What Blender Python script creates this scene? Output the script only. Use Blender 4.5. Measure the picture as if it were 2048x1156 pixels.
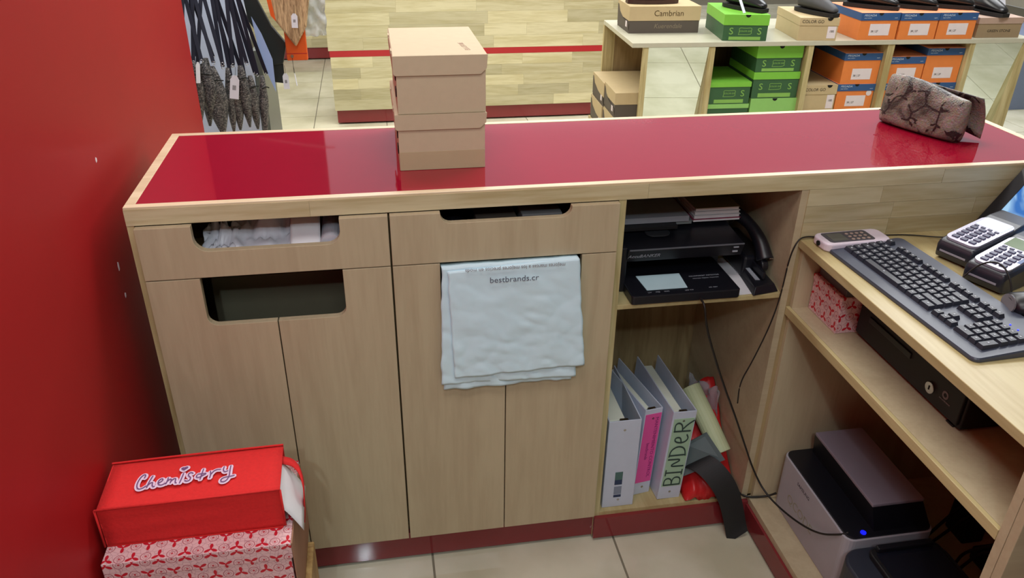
import bpy, bmesh, math, random
from mathutils import Matrix, Vector, Euler, noise
from math import sin, cos, pi, radians as R
random.seed(7)
for o in list(bpy.data.objects): bpy.data.objects.remove(o)
scn = bpy.context.scene
COL = scn.collection
# ------------------------------------------------------------ camera
cd = bpy.data.cameras.new('camera'); cam = bpy.data.objects.new('camera', cd); COL.objects.link(cam)
cd.sensor_width = 36; cd.lens = 1586.53*36/2048; cd.clip_start = .05; cd.clip_end = 60
rt = Vector((.98581546, -.16734134, .01283567)); dn = Vector((-.06880248, -.47270497, -.87853072)); fw = Vector((.15308199, .86518604, -.47751337))
m = Matrix((rt, -dn, -fw)).transposed().to_4x4(); m.translation = Vector((.50204, -1.54052, 1.65558))
cam.matrix_world = m; scn.camera = cam
# ------------------------------------------------------------ world, light, exposure
w = bpy.data.worlds.new('world'); scn.world = w; w.use_nodes = True
w.node_tree.nodes['Background'].inputs[0].default_value = (.86, .9, 1, 1)
w.node_tree.nodes['Background'].inputs[1].default_value = .55
vs = scn.view_settings; vs.view_transform = 'Standard'; vs.look = 'None'; vs.gamma = 1; vs.use_curve_mapping = False; vs.exposure = 0.0
def area(name, loc, rot, sx, sy, power, color=(1, .97, .9)):
    l = bpy.data.lights.new(name, 'AREA'); l.shape = 'RECTANGLE'; l.size = sx; l.size_y = sy; l.energy = power; l.color = color
    o = bpy.data.objects.new(name, l); COL.objects.link(o); o.location = loc; o.rotation_euler = rot; return o
area('ceiling_and_fill_light', (.5, -.9, 2.8), (0, 0, 0), 1.6, .6, 21, (1, .98, .95))
area('ceiling_and_fill_light', (.9, .9, 2.8), (0, 0, 0), 2.2, .5, 36, (1, .98, .94))  # added lamp, brightens the tops of counter and boxes
area('ceiling_and_fill_light', (.45, -2.3, 2.8), (R(14), 0, 0), 1.4, .5, 24, (.86, .95, 1))  # added frontal fill, brightens the white bags
area('ceiling_and_fill_light', (3.1, 1.3, 2.8), (0, 0, 0), 1.6, .6, 40, (.96, .98, 1))  # added fill, brightens the floor that the foot mirrors show
area('ceiling_and_fill_light', (.6, 3.2, 2.8), (0, 0, 0), 3.0, .8, 75, (1, .98, .92))
area('ceiling_and_fill_light', (4.2, 3.4, 2.8), (0, 0, 0), 2.0, 1.6, 85, (.95, .97, 1))
area('ceiling_and_fill_light', (1.5, 7.0, 2.8), (0, 0, 0), 4.0, 1.0, 90, (1, .98, .92))
sp = bpy.data.lights.new('downlight', 'SPOT'); sp.energy = 48; sp.shadow_soft_size = .04; sp.spot_size = 1.0; sp.spot_blend = .9; sp.color = (.82, .94, 1)
so = bpy.data.objects.new('downlight', sp); COL.objects.link(so); so.location = (.2, -2.7, 2.8)
so.rotation_euler = (Vector((.5, 0, .75)) - so.location).to_track_quat('-Z', 'Y').to_euler()
# ------------------------------------------------------------ materials
MATS = {}
def newmat(name):
    mt = bpy.data.materials.new(name); mt.use_nodes = True; nt = mt.node_tree
    return mt, nt, nt.nodes['Principled BSDF']
def rgb(c): # sRGB 0-255 to linear
    return tuple((v/255/12.92 if v <= 10.3 else ((v/255+.055)/1.055)**2.4) for v in c)+(1,)
def plain(name, c, rough=.5, metal=0, spec=.5, var=.06, scale=30, bump=0, coat=0, alpha=1, trans=0, emit=None, es=1):
    if name in MATS: return MATS[name]
    mt, nt, b = newmat(name); N = nt.nodes; L = nt.links
    b.inputs['Roughness'].default_value = rough; b.inputs['Metallic'].default_value = metal; b.inputs['Specular IOR Level'].default_value = spec
    b.inputs['Coat Weight'].default_value = coat; b.inputs['Alpha'].default_value = alpha; b.inputs['Transmission Weight'].default_value = trans
    col = rgb(c); tc = N.new('ShaderNodeTexCoord'); ns = N.new('ShaderNodeTexNoise'); ns.inputs['Scale'].default_value = scale; ns.inputs['Detail'].default_value = 4
    L.new(tc.outputs['Object'], ns.inputs['Vector'])
    mx = N.new('ShaderNodeMix'); mx.data_type = 'RGBA'
    mx.inputs[6].default_value = tuple(v*(1-var) for v in col[:3])+(1,); mx.inputs[7].default_value = tuple(min(1, v*(1+var)) for v in col[:3])+(1,)
    L.new(ns.outputs[0], mx.inputs[0]); L.new(mx.outputs[2], b.inputs['Base Color'])
    if bump:
        bp = N.new('ShaderNodeBump'); bp.inputs['Strength'].default_value = bump; bp.inputs['Distance'].default_value = .002
        L.new(ns.outputs[0], bp.inputs['Height']); L.new(bp.outputs[0], b.inputs['Normal'])
    if emit: b.inputs['Emission Color'].default_value = rgb(emit); b.inputs['Emission Strength'].default_value = es
    MATS[name] = mt; return mt
def wood(name, c1, c2, axis='Z', rough=.45, fine=1.0, rnd=0.0, streak=None, coat=0):
    """long-grain wood; rnd: brightness change from one object to the next"""
    if name in MATS: return MATS[name]
    mt, nt, b = newmat(name); N = nt.nodes; L = nt.links
    tc = N.new('ShaderNodeTexCoord'); mp = N.new('ShaderNodeMapping'); oi = N.new('ShaderNodeObjectInfo')
    sc = {'X': (1.2, 14, 14), 'Y': (14, 1.2, 14), 'Z': (14, 14, 1.2)}[axis]
    mp.inputs['Scale'].default_value = tuple(v*fine for v in sc)
    ad = N.new('ShaderNodeVectorMath'); ad.operation = 'MULTIPLY_ADD'
    cb = N.new('ShaderNodeCombineXYZ')
    for i in range(3): L.new(oi.outputs['Random'], cb.inputs[i])
    L.new(cb.outputs[0], ad.inputs[0]); ad.inputs[1].default_value = (37, 53, 71); L.new(tc.outputs['Object'], ad.inputs[2])
    L.new(ad.outputs[0], mp.inputs[0])
    n1 = N.new('ShaderNodeTexNoise'); n1.inputs['Scale'].default_value = 1.6; n1.inputs['Detail'].default_value = 5; n1.inputs['Distortion'].default_value = 1.3
    n2 = N.new('ShaderNodeTexNoise'); n2.inputs['Scale'].default_value = 11; n2.inputs['Detail'].default_value = 6
    L.new(mp.outputs[0], n1.inputs[0]); L.new(mp.outputs[0], n2.inputs[0])
    av = N.new('ShaderNodeMath'); av.operation = 'MULTIPLY_ADD'; av.inputs[1].default_value = .35
    L.new(n2.outputs[0], av.inputs[0]); mu = N.new('ShaderNodeMath'); mu.operation = 'MULTIPLY'; mu.inputs[1].default_value = .65
    L.new(n1.outputs[0], mu.inputs[0]); L.new(mu.outputs[0], av.inputs[2])
    rp = N.new('ShaderNodeValToRGB'); rp.color_ramp.elements[0].position = .38; rp.color_ramp.elements[0].color = rgb(c2)
    rp.color_ramp.elements[1].position = .6; rp.color_ramp.elements[1].color = rgb(c1)
    L.new(av.outputs[0], rp.inputs[0]); out = rp.outputs[0]
    if rnd:
        mr = N.new('ShaderNodeMapRange'); mr.inputs[3].default_value = 1-rnd; mr.inputs[4].default_value = 1+rnd*.45
        L.new(oi.outputs['Random'], mr.inputs[0]); vm = N.new('ShaderNodeVectorMath'); vm.operation = 'SCALE'
        L.new(out, vm.inputs[0]); L.new(mr.outputs[0], vm.inputs['Scale']); out = vm.outputs[0]
    L.new(out, b.inputs['Base Color']); b.inputs['Roughness'].default_value = rough; b.inputs['Coat Weight'].default_value = coat
    bp = N.new('ShaderNodeBump'); bp.inputs['Strength'].default_value = .08; bp.inputs['Distance'].default_value = .001
    L.new(n2.outputs[0], bp.inputs['Height']); L.new(bp.outputs[0], b.inputs['Normal'])
    MATS[name] = mt; return mt
M_ply = wood('pale_laminate', (190, 176, 145), (180, 164, 134), 'Z', .42, .8)
M_plyH = wood('pale_laminate_level', (190, 176, 145), (180, 164, 134), 'X', .42, .8)
M_rail = wood('butcher_block', (203, 192, 156), (178, 162, 120), 'X', .4, .7, rnd=.12)
M_railZ = wood('butcher_block_upright', (200, 188, 142), (165, 148, 100), 'Z', .4, .7)
M_railY = wood('butcher_block_deep', (196, 182, 134), (178, 160, 112), 'Y', .35, .7, rnd=.1)
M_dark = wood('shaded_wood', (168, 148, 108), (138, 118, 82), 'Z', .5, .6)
M_stave = wood('wood_stave', (212, 204, 168), (190, 180, 138), 'X', .4, .8, rnd=.3)
M_lip = wood('counter_lip_wood', (226, 208, 176), (206, 184, 150), 'X', .35, .7)
M_raw = wood('crate_wood', (196, 164, 108), (160, 124, 76), 'Z', .5, .7)
M_red = plain('red_laminate', (150, 14, 42), .05, var=.03, spec=.5, coat=.12)
M_kick = plain('red_kick_laminate', (128, 46, 50), .06, var=.05, spec=.5)
M_redstripe = plain('red_stripe_laminate', (178, 44, 50), .3)
M_wallred = plain('red_wall_paint', (160, 24, 28), .5, var=.08, scale=5, spec=.2)
M_white = plain('white_plastic', (222, 226, 236), .35)
M_paper = plain('white_paper', (225, 224, 228), .6)
M_black = plain('black_plastic', (22, 23, 30), .35, var=.1)
M_blackm = plain('black_matte', (17, 17, 21), .55, var=.15)
M_steel = plain('steel', (190, 192, 196), .25, metal=1)
M_rubber = plain('black_rubber', (20, 18, 18), .7)
M_hole = plain('dark_hole', (12, 14, 10), .9)
M_cord = plain('black_cord', (26, 22, 20), .5)
M_kraft = plain('kraft_cardboard', (194, 179, 150), .75, var=.05, scale=60, bump=.15)
M_ink = plain('dark_ink', (52, 46, 38), .7)
# tile floor
def tile_mat():
    mt, nt, b = newmat('cream_floor_tile'); N = nt.nodes; L = nt.links
    tc = N.new('ShaderNodeTexCoord'); oi = N.new('ShaderNodeObjectInfo'); ns = N.new('ShaderNodeTexNoise'); ns.inputs['Scale'].default_value = 3.5; ns.inputs['Detail'].default_value = 6
    ad = N.new('ShaderNodeVectorMath'); ad.operation = 'ADD'; L.new(tc.outputs['Object'], ad.inputs[0]); L.new(oi.outputs['Location'], ad.inputs[1]); L.new(ad.outputs[0], ns.inputs[0])
    rp = N.new('ShaderNodeValToRGB'); rp.color_ramp.elements[0].color = rgb((190, 186, 160)); rp.color_ramp.elements[1].color = rgb((216, 212, 190))
    rp.color_ramp.elements[0].position = .35; rp.color_ramp.elements[1].position = .65
    L.new(ns.outputs[0], rp.inputs[0]); L.new(rp.outputs[0], b.inputs['Base Color']); b.inputs['Roughness'].default_value = .055; b.inputs['Specular IOR Level'].default_value = .5
    return mt
M_tile = tile_mat(); M_grout = plain('grey_grout', (128, 122, 104), .8)
# printed paper: red three-petalled flowers and little rings on pink-cream, by the metric UV map
def pattern_mat():
    mt, nt, b = newmat('red_flower_print'); N = nt.nodes; L = nt.links
    def M(op, a, c=None, d=None):
        n = N.new('ShaderNodeMath'); n.operation = op
        for i, v in enumerate((a, c, d)):
            if v is None: continue
            if isinstance(v, (int, float)): n.inputs[i].default_value = v
            else: L.new(v, n.inputs[i])
        return n.outputs[0]
    uv = N.new('ShaderNodeUVMap'); sx = N.new('ShaderNodeSeparateXYZ'); L.new(uv.outputs[0], sx.inputs[0])
    S = .046
    def lattice(ou, ov, flip):
        u = M('ADD', M('DIVIDE', sx.outputs[0], S), ou); v = M('ADD', M('DIVIDE', sx.outputs[1], S*.62), ov)
        row = M('FLOOR', v); par = M('MODULO', M('ABSOLUTE', row), 2)
        u2 = M('ADD', u, M('MULTIPLY', par, .5))
        fu = M('SUBTRACT', M('FRACT', u2), .5); fv = M('MULTIPLY', M('SUBTRACT', M('FRACT', v), .5), .62)
        if flip: fv = M('MULTIPLY', fv, M('SUBTRACT', 1, M('MULTIPLY', par, 2)))
        r = M('SQRT', M('ADD', M('MULTIPLY', fu, fu), M('MULTIPLY', fv, fv))); th = M('ARCTAN2', fv, fu)
        return r, th
    r, th = lattice(0, 0, True)
    lobe = M('ADD', .13, M('MULTIPLY', .87, M('POWER', M('ADD', .5, M('MULTIPLY', .5, M('COSINE', M('MULTIPLY', M('SUBTRACT', th, pi/2), 3)))), 1.6)))
    petal = M('LESS_THAN', r, M('MULTIPLY', lobe, .29))
    r2, th2 = lattice(.5, .0, False)
    ring = M('MULTIPLY', M('GREATER_THAN', r2, .185), M('LESS_THAN', r2, .213)); dot = M('LESS_THAN', r2, .05)
    ring2 = M('MULTIPLY', M('GREATER_THAN', r2, .1), M('LESS_THAN', r2, .112))
    thin = M('MAXIMUM', ring, ring2)
    vo = N.new('ShaderNodeTexVoronoi'); vo.feature = 'DISTANCE_TO_EDGE'; vo.inputs['Scale'].default_value = 95; L.new(uv.outputs[0], vo.inputs[0])
    squig = M('LESS_THAN', vo.outputs[0], .035)
    def mixc(f, a, c, fac=1.0):
        mx = N.new('ShaderNodeMix'); mx.data_type = 'RGBA'; L.new(M('MULTIPLY', f, fac), mx.inputs[0])
        if isinstance(a, tuple): mx.inputs[6].default_value = a
        else: L.new(a, mx.inputs[6])
        mx.inputs[7].default_value = c; return mx.outputs[2]
    c = mixc(squig, rgb((228, 192, 194)), rgb((160, 100, 116)), .5)
    c = mixc(thin, c, rgb((160, 50, 70)), .85); c = mixc(dot, c, rgb((190, 40, 60)), .9); c = mixc(petal, c, rgb((196, 22, 46)))
    L.new(c, b.inputs['Base Color']); b.inputs['Roughness'].default_value = .55
    return mt
M_print = pattern_mat()
def snake_mat():
    mt, nt, b = newmat('snakeskin_leather'); N = nt.nodes; L = nt.links
    tc = N.new('ShaderNodeTexCoord'); vo = N.new('ShaderNodeTexVoronoi'); vo.inputs['Scale'].default_value = 240
    vb = N.new('ShaderNodeTexVoronoi'); vb.inputs['Scale'].default_value = 22; vb.feature = 'DISTANCE_TO_EDGE'; ns = N.new('ShaderNodeTexNoise'); ns.inputs['Scale'].default_value = 14; ns.inputs['Detail'].default_value = 5; ns.inputs['Distortion'].default_value = 1
    nv = N.new('ShaderNodeVectorMath'); nv.operation = 'MULTIPLY_ADD'; nv.inputs[1].default_value = (.03, .03, .03)
    L.new(ns.outputs['Color'], nv.inputs[0]); L.new(tc.outputs['Object'], nv.inputs[2]); L.new(nv.outputs[0], vb.inputs[0])
    for n in (vo, ns): L.new(tc.outputs['Object'], n.inputs['Vector'])
    rp = N.new('ShaderNodeValToRGB'); rp.color_ramp.elements[0].color = rgb((62, 52, 48)); rp.color_ramp.elements[1].color = rgb((146, 134, 124)); rp.color_ramp.elements[0].position = .35; rp.color_ramp.elements[1].position = .62
    L.new(ns.outputs[0], rp.inputs[0])
    lt = N.new('ShaderNodeMath'); lt.operation = 'LESS_THAN'; lt.inputs[1].default_value = .055; L.new(vb.outputs[0], lt.inputs[0])
    gt = N.new('ShaderNodeMath'); gt.operation = 'LESS_THAN'; gt.inputs[1].default_value = .52; L.new(ns.outputs[0], gt.inputs[0])
    mm = N.new('ShaderNodeMath'); mm.operation = 'MULTIPLY'; L.new(lt.outputs[0], mm.inputs[0]); L.new(gt.outputs[0], mm.inputs[1])
    mx = N.new('ShaderNodeMix'); mx.data_type = 'RGBA'; L.new(mm.outputs[0], mx.inputs[0]); L.new(rp.outputs[0], mx.inputs[6]); mx.inputs[7].default_value = rgb((38, 26, 28))
    m2 = N.new('ShaderNodeMix'); m2.data_type = 'RGBA'; m2.blend_type = 'MULTIPLY'; m2.inputs[0].default_value = .3; L.new(mx.outputs[2], m2.inputs[6]); L.new(vo.outputs['Color'], m2.inputs[7])
    L.new(m2.outputs[2], b.inputs['Base Color']); b.inputs['Roughness'].default_value = .38
    bp = N.new('ShaderNodeBump'); bp.inputs['Distance'].default_value = .0015; bp.inputs['Strength'].default_value = .6; L.new(vo.outputs['Distance'], bp.inputs['Height']); L.new(bp.outputs[0], b.inputs['Normal'])
    return mt
M_snake = snake_mat()
# ------------------------------------------------------------ mesh helpers
class MB:
    def __init__(s, xf=None): s.v = []; s.f = []; s.xf = xf or Matrix.Identity(4)
    def add(s, vs, fs):
        n = len(s.v); s.v += [tuple(s.xf @ Vector(p)) for p in vs]; s.f += [tuple(i+n for i in f) for f in fs]; return s
    def box(s, x0, x1, y0, y1, z0, z1):
        return s.hexa([(x0, y0, z0), (x1, y0, z0), (x1, y1, z0), (x0, y1, z0), (x0, y0, z1), (x1, y0, z1), (x1, y1, z1), (x0, y1, z1)])
    def hexa(s, p): return s.add(p, [(3, 2, 1, 0), (4, 5, 6, 7), (0, 1, 5, 4), (1, 2, 6, 5), (2, 3, 7, 6), (3, 0, 4, 7)])
    def prism(s, pts, axis, a, b):
        """outline pts (2D) extruded along axis from a to b; X: (y,z)  Y: (x,z)  Z: (x,y)"""
        def P(p, t): return {'X': (t, p[0], p[1]), 'Y': (p[0], t, p[1]), 'Z': (p[0], p[1], t)}[axis]
        n = len(pts); vs = [P(p, a) for p in pts]+[P(p, b) for p in pts]
        return s.add(vs, [tuple(range(n)), tuple(range(2*n-1, n-1, -1))]+[(i, i+n, (i+1) % n+n, (i+1) % n) for i in range(n)])
    def cyl(s, c, r, h, axis='Z', n=20, r2=None):
        r2 = r if r2 is None else r2; vs = []
        for k, rr in ((0, r), (1, r2)):
            for i in range(n):
                a, b = rr*cos(2*pi*i/n), rr*sin(2*pi*i/n); t = h*k
                o = {'Z': (a, b, t), 'X': (t, a, b), 'Y': (a, t, b)}[axis]; vs.append((c[0]+o[0], c[1]+o[1], c[2]+o[2]))
        return s.add(vs, [tuple(range(n-1, -1, -1)), tuple(range(n, 2*n))]+[(i, (i+1) % n, (i+1) % n+n, i+n) for i in range(n)])
    def tube(s, path, r, n=8, smooth=3):
        P = [Vector(p) for p in path]
        for _ in range(smooth if len(P) > 2 else 0):
            Q = [P[0]]
            for a, b in zip(P, P[1:]): Q += [a*.75+b*.25, a*.25+b*.75]
            P = Q+[P[-1]]
        vs = []; fs = []; up = Vector((0, 0, 1))
        for i, p in enumerate(P):
            t = (P[min(i+1, len(P)-1)]-P[max(i-1, 0)]).normalized(); a = t.cross(up)
            if a.length < .05: a = t.cross(Vector((1, 0, 0)))
            a.normalize(); b = a.cross(t)
            rr = r(i/(len(P)-1)) if callable(r) else r
            vs += [tuple(p+a*rr*cos(2*pi*k/n)+b*rr*sin(2*pi*k/n)) for k in range(n)]
        m = len(P)
        for i in range(m-1): fs += [(i*n+k, i*n+(k+1) % n, (i+1)*n+(k+1) % n, (i+1)*n+k) for k in range(n)]
        fs += [tuple(range(n-1, -1, -1)), tuple((m-1)*n+k for k in range(n))]
        return s.add(vs, fs)
    def loft(s, rings, cap=True):
        n = len(rings[0]); vs = [p for r in rings for p in r]; fs = []
        for i in range(len(rings)-1): fs += [(i*n+k, i*n+(k+1) % n, (i+1)*n+(k+1) % n, (i+1)*n+k) for k in range(n)]
        if cap: fs += [tuple(range(n-1, -1, -1)), tuple((len(rings)-1)*n+k for k in range(n))]
        return s.add(vs, fs)
    def grid(s, nx, ny, fn):
        vs = [fn(i/nx, j/ny) for j in range(ny+1) for i in range(nx+1)]
        return s.add(vs, [(j*(nx+1)+i, j*(nx+1)+i+1, (j+1)*(nx+1)+i+1, (j+1)*(nx+1)+i) for j in range(ny) for i in range(nx)])
    def build(s, name, mat, parent=None, bevel=0, smooth=False, world=True, seg=2, solid=0, sub=0, uv=False):
        me = bpy.data.meshes.new(name); vs = s.v
        if parent is not None and world:
            off = ROOT.get(parent.name, Vector()); vs = [tuple(Vector(p)-off) for p in vs]
        me.from_pydata(vs, [], s.f); me.validate()
        bm = bmesh.new(); bm.from_mesh(me); bmesh.ops.recalc_face_normals(bm, faces=bm.faces); bm.to_mesh(me); bm.free()
        me.materials.append(mat)
        if smooth: me.shade_smooth()
        if uv:
            ul = me.uv_layers.new(name='UVMap')
            for p in me.polygons:
                n = p.normal; k = max(range(3), key=lambda i: abs(n[i])); a, b = [(1, 2), (0, 2), (0, 1)][k]
                for li in p.loop_indices:
                    c = me.vertices[me.loops[li].vertex_index].co; ul.data[li].uv = (c[a], c[b])
        o = bpy.data.objects.new(name, me); COL.objects.link(o)
        if parent is not None:
            o.parent = parent; ROOT[o.name] = ROOT.get(parent.name, Vector())
        if solid: md = o.modifiers.new('solid', 'SOLIDIFY'); md.thickness = solid
        if sub: md = o.modifiers.new('sub', 'SUBSURF'); md.levels = sub; md.render_levels = sub
        if bevel: md = o.modifiers.new('bevel', 'BEVEL'); md.width = bevel; md.segments = seg; md.limit_method = 'ANGLE'
        return o
ROOT = {}
def thing(name, label, cat, loc=(0, 0, 0), rz=0, group=None, local=False):
    """an Empty at the thing's base; local=True: its parts are given in its own frame, else in world metres"""
    o = bpy.data.objects.new(name, None); COL.objects.link(o); o.location = loc; o.rotation_euler = (0, 0, rz); o.empty_display_size = .05
    o['label'] = label; o['category'] = cat
    if group: o['group'] = group
    if not local: ROOT[o.name] = Vector(loc)
    return o
def tag(o, label, cat, group=None):
    o['label'] = label; o['category'] = cat
    if group: o['group'] = group
    return o
def struct(o): o['kind'] = 'structure'; return o
def text(name, body, size, mat, parent, loc, rot=(0, 0, 0), align='CENTER', ex=.0002, sx=1.0, shear=0):
    cu = bpy.data.curves.new(name, 'FONT'); cu.body = body; cu.size = size; cu.extrude = ex; cu.align_x = align; cu.align_y = 'CENTER'; cu.shear = shear; cu.resolution_u = 3
    tmp = bpy.data.objects.new(name, cu); COL.objects.link(tmp); bpy.context.view_layer.update()
    me = bpy.data.meshes.new_from_object(tmp.evaluated_get(bpy.context.evaluated_depsgraph_get())); bpy.data.objects.remove(tmp)
    me.transform(Matrix.Diagonal((sx, 1, 1, 1)))
    me.materials.clear(); me.materials.append(mat)
    o = bpy.data.objects.new(name, me); COL.objects.link(o); o.parent = parent
    o.location = Vector(loc)-ROOT.get(parent.name, Vector()); o.rotation_euler = rot; return o
def strokes(lines, width, T, thick=.0003):
    """ribbons along 2-D polylines; T maps (u,v,h) to 3-D"""
    mb = MB()
    for k, ln in enumerate(lines):
        P = [Vector(p) for p in ln]
        for _ in range(2 if len(P) > 2 else 0):
            Q = [P[0]]
            for a, b in zip(P, P[1:]): Q += [a*.75+b*.25, a*.25+b*.75]
            P = Q+[P[-1]]
        d0 = (P[1]-P[0]).normalized(); d1 = (P[-1]-P[-2]).normalized(); P = [P[0]-d0*width*.35]+P+[P[-1]+d1*width*.35]
        n = len(P); vs = []
        for i, p in enumerate(P):
            t = (P[min(i+1, n-1)]-P[max(i-1, 0)]).normalized(); q = Vector((-t.y, t.x))*width/2
            if i in (0, n-1): q *= .55
            h = thick+k*6e-5+i*3e-6; vs += [T(p.x+q.x, p.y+q.y, h), T(p.x-q.x, p.y-q.y, h)]
        mb.add(vs, [(2*i, 2*i+1, 2*i+3, 2*i+2) for i in range(n-1)])
    return mb
def rrect(x0, x1, y0, y1, r, n=5):
    pts = []
    for cx, cy, a0 in ((x1-r, y0+r, -pi/2), (x1-r, y1-r, 0), (x0+r, y1-r, pi/2), (x0+r, y0+r, pi)):
        pts += [(cx+r*cos(a0+pi/2*i/n), cy+r*sin(a0+pi/2*i/n)) for i in range(n+1)]
    return pts
def nz(x, y, z, s): return noise.noise(Vector((x*s, y*s, z*s)))
# ------------------------------------------------------------ the setting: floor, walls, ceiling
fl = struct(MB().box(-1.5, 9, -4, 10, -.05, -.003).build('floor', M_grout))
tile_me = None
for ix in range(-2, 16):
    for iy in range(-3, 17):
        x0 = .069+.5*ix; y0 = .23+.5*iy
        if x0 < -.6 and y0 < 1: continue
        if iy < 0 and ix > 4: continue
        if ix > 12: continue
        if tile_me is None:
            t = MB().box(.003, .497, .003, .497, -.004, 0).build('floor_tile', M_tile, fl); tile_me = t.data
        else:
            t = bpy.data.objects.new('floor_tile', tile_me); COL.objects.link(t); t.parent = fl
        t.location = (x0, y0, 0)
wl = struct(MB().box(-.16, -.06, -4, 1.13, 0, 2.85).build('wall_left', M_wallred))
for y, z, h, a in ((.101, 1.112, .011, 0), (.078, .884, .02, .1), (.077, .815, .012, -.1)):
    MB().prism([(y-.003, z-h/2), (y+.003, z-h/2+.002), (y+.004, z+h/2-.003), (y-.001, z+h/2), (y-.004, z)], 'X', -.0602, -.0594).build('paint_chip', M_paper, wl)
struct(MB().box(-1.5, 9, 9.9, 10, 0, 2.85).build('wall_back', plain('cream_wall_paint', (214, 208, 190), .6)))
struct(MB().box(-1.6, -1.5, 1.1, 10, 0, 2.85).build('wall_left', plain('cream_wall_paint', (214, 208, 190), .6)))
struct(MB().box(-1.6, 9, -4, 4.3, 2.85, 2.9).build('ceiling', plain('white_ceiling', (214, 214, 214), .8)))
struct(MB().box(-.16, 9, -4.1, -4, 0, 2.85).build('wall_front', plain('cream_wall_paint', (214, 208, 190), .6)))
struct(MB().box(9, 9.1, -4.1, 10, 0, 2.85).build('wall_right', plain('cream_wall_paint', (214, 208, 190), .6)))
# red band over the far wall
struct(MB().box(-1.5, 9, 9.8, 9.9, 2.6, 2.85).build('trim_1', M_redstripe))

# ------------------------------------------------------------ service counter (main run along X)
H = 1.0458; D = .478; L = 2.137; ZT = 1.007
ct = thing('service_counter', 'long pale wood service counter with glossy red top, drawers, doors and open shelves', 'counter', (0, 0, 0))
# top: red laminate between wooden lips
MB().box(.02, L-.02, .018, D-.02, 1.012, H-.0008).build('counter_top', M_red, ct)
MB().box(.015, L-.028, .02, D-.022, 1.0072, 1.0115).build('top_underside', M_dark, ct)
lip = MB(); lip.box(0, L, 0, .018, ZT, H); lip.build('front_lip', M_lip, ct, bevel=.0012)['label'] = 'pale wooden edging along the front of the red top'
MB().box(0, L, D-.018, D, ZT, H).build('back_lip', M_lip, ct, bevel=.001)
MB().box(0, .02, .0185, D-.0185, ZT, H).build('side_lip', M_lip, ct, bevel=.001)
MB().box(L-.02, L, .0185, D-.0185, ZT, H).build('side_lip', M_lip, ct, bevel=.001)
# front face boards under the lip (finger jointed), thin proud staves
def staves(x0, x1, z0, z1, y, rows, lens, parent, thick=.004, seed=1, mat=None, name='stave'):
    rn = random.Random(seed); hz = (z1-z0)/rows
    for r in range(rows):
        x = x0-rn.random()*lens*.8
        while x < x1:
            l = lens*(.55+.8*rn.random()); a, b = max(x, x0), min(x+l, x1)
            if b-a > .012:
                mb = MB().box(a+.0003, b-.0003, y-thick-rn.random()*.0005, y, z0+r*hz+.0003, z0+(r+1)*hz-.0003); mb.build(name, mat or M_stave, parent)
            x += l
staves(0.0, L, ZT, H-.004, 0, 1, .55, ct, .0012, 5, M_rail, 'edge_board')
# carcass
MB().box(0, .014, .001, D-.01, .01, ZT).build('end_panel', M_railZ, ct)
MB().box(.0, .014, -.0, .001, .01, ZT).build('front_stile', M_railZ, ct)
MB().box(.506, .516, .03, D-.02, .1, ZT).build('divider', M_dark, ct)
MB().box(1.008, 1.025, 0, D-.02, .01, ZT).build('divider', M_railZ, ct)
MB().box(1.435, 1.452, 0, D-.02, .01, ZT).build('end_panel', M_plyH, ct)
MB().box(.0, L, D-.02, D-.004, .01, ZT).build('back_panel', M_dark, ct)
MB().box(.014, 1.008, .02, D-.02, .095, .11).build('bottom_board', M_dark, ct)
MB().box(1.025, 1.435, 0, D-.02, .083, .095).build('bottom_board', M_railY, ct)
MB().box(1.025, 1.435, 0.0, D-.02, .73, .742).build('shelf', M_railY, ct, bevel=.0008)
MB().box(2.11, L, 0.012, D-.02, .01, ZT).build('end_panel', M_railZ, ct)
# upright board seen above the desk: staves in rows
MB().box(1.452, L, .0, .012, .1, ZT).build('face_board', M_dark, ct)
staves(1.4525, L, .885, ZT, 0, 3, .34, ct, .0015, 11, M_rail)
# kick boards
MB().box(.014, 1.008, .004, .018, .012, .095).build('kick_board', M_kick, ct)
MB().box(1.009, 1.452, -.012, .004, .012, .083).build('kick_board', M_kick, ct)
for x in (.82, 1.15, 1.37, .3):
    c = MB(); c.cyl((x-.01, .03, .0165), .0165, .02, 'X'); c.box(x-.014, x+.014, .018, .042, .026, .04); c.build('caster', M_rubber, ct)
# drawer fronts and doors with their hand cutouts
T = .016
def arc(cx, cz, r, a0, a1, n=6): return [(cx+r*cos(a0+(a1-a0)*i/n), cz+r*sin(a0+(a1-a0)*i/n)) for i in range(n+1)]
def drawer(x0, x1, z0, z1, a, b, d, r):
    p = [(x0, z0), (x1, z0), (x1, z1), (b, z1)]+arc(b-r, d+r, r, 0, -pi/2)+arc(a+r, d+r, r, -pi/2, -pi)+[(a, z1), (x0, z1)]
    MB().prism(p, 'Y', -T, 0).build('drawer_front', M_ply, ct, bevel=.0008)
drawer(.0155, .5095, .8905, 1.005, .122, .411, .949, .028)
drawer(.5135, 1.0065, .8905, 1.005, .618, .900, .981, .022)
def doorpair(x0, xm, x1, z0, z1, a, b, d, r):
    p = [(x0, z0), (xm-.0012, z0), (xm-.0012, d)]+arc(a+r, d+r, r, -pi/2, -pi)+[(a, z1), (x0, z1)]
    MB().prism(p, 'Y', -T, 0).build('door', M_ply, ct, bevel=.0008)
    p = [(xm+.0012, z0), (x1, z0), (x1, z1), (b, z1)]+arc(b-r, d+r, r, 0, -pi/2)+[(xm+.0012, d)]
    MB().prism(p, 'Y', -T, 0).build('door', M_ply, ct, bevel=.0008)
doorpair(.0155, .263, .5095, .096, .888, .121, .4085, .776, .022)
doorpair(.5135, .760, 1.0065, .096, .888, .614, .928, .776, .022)
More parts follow.
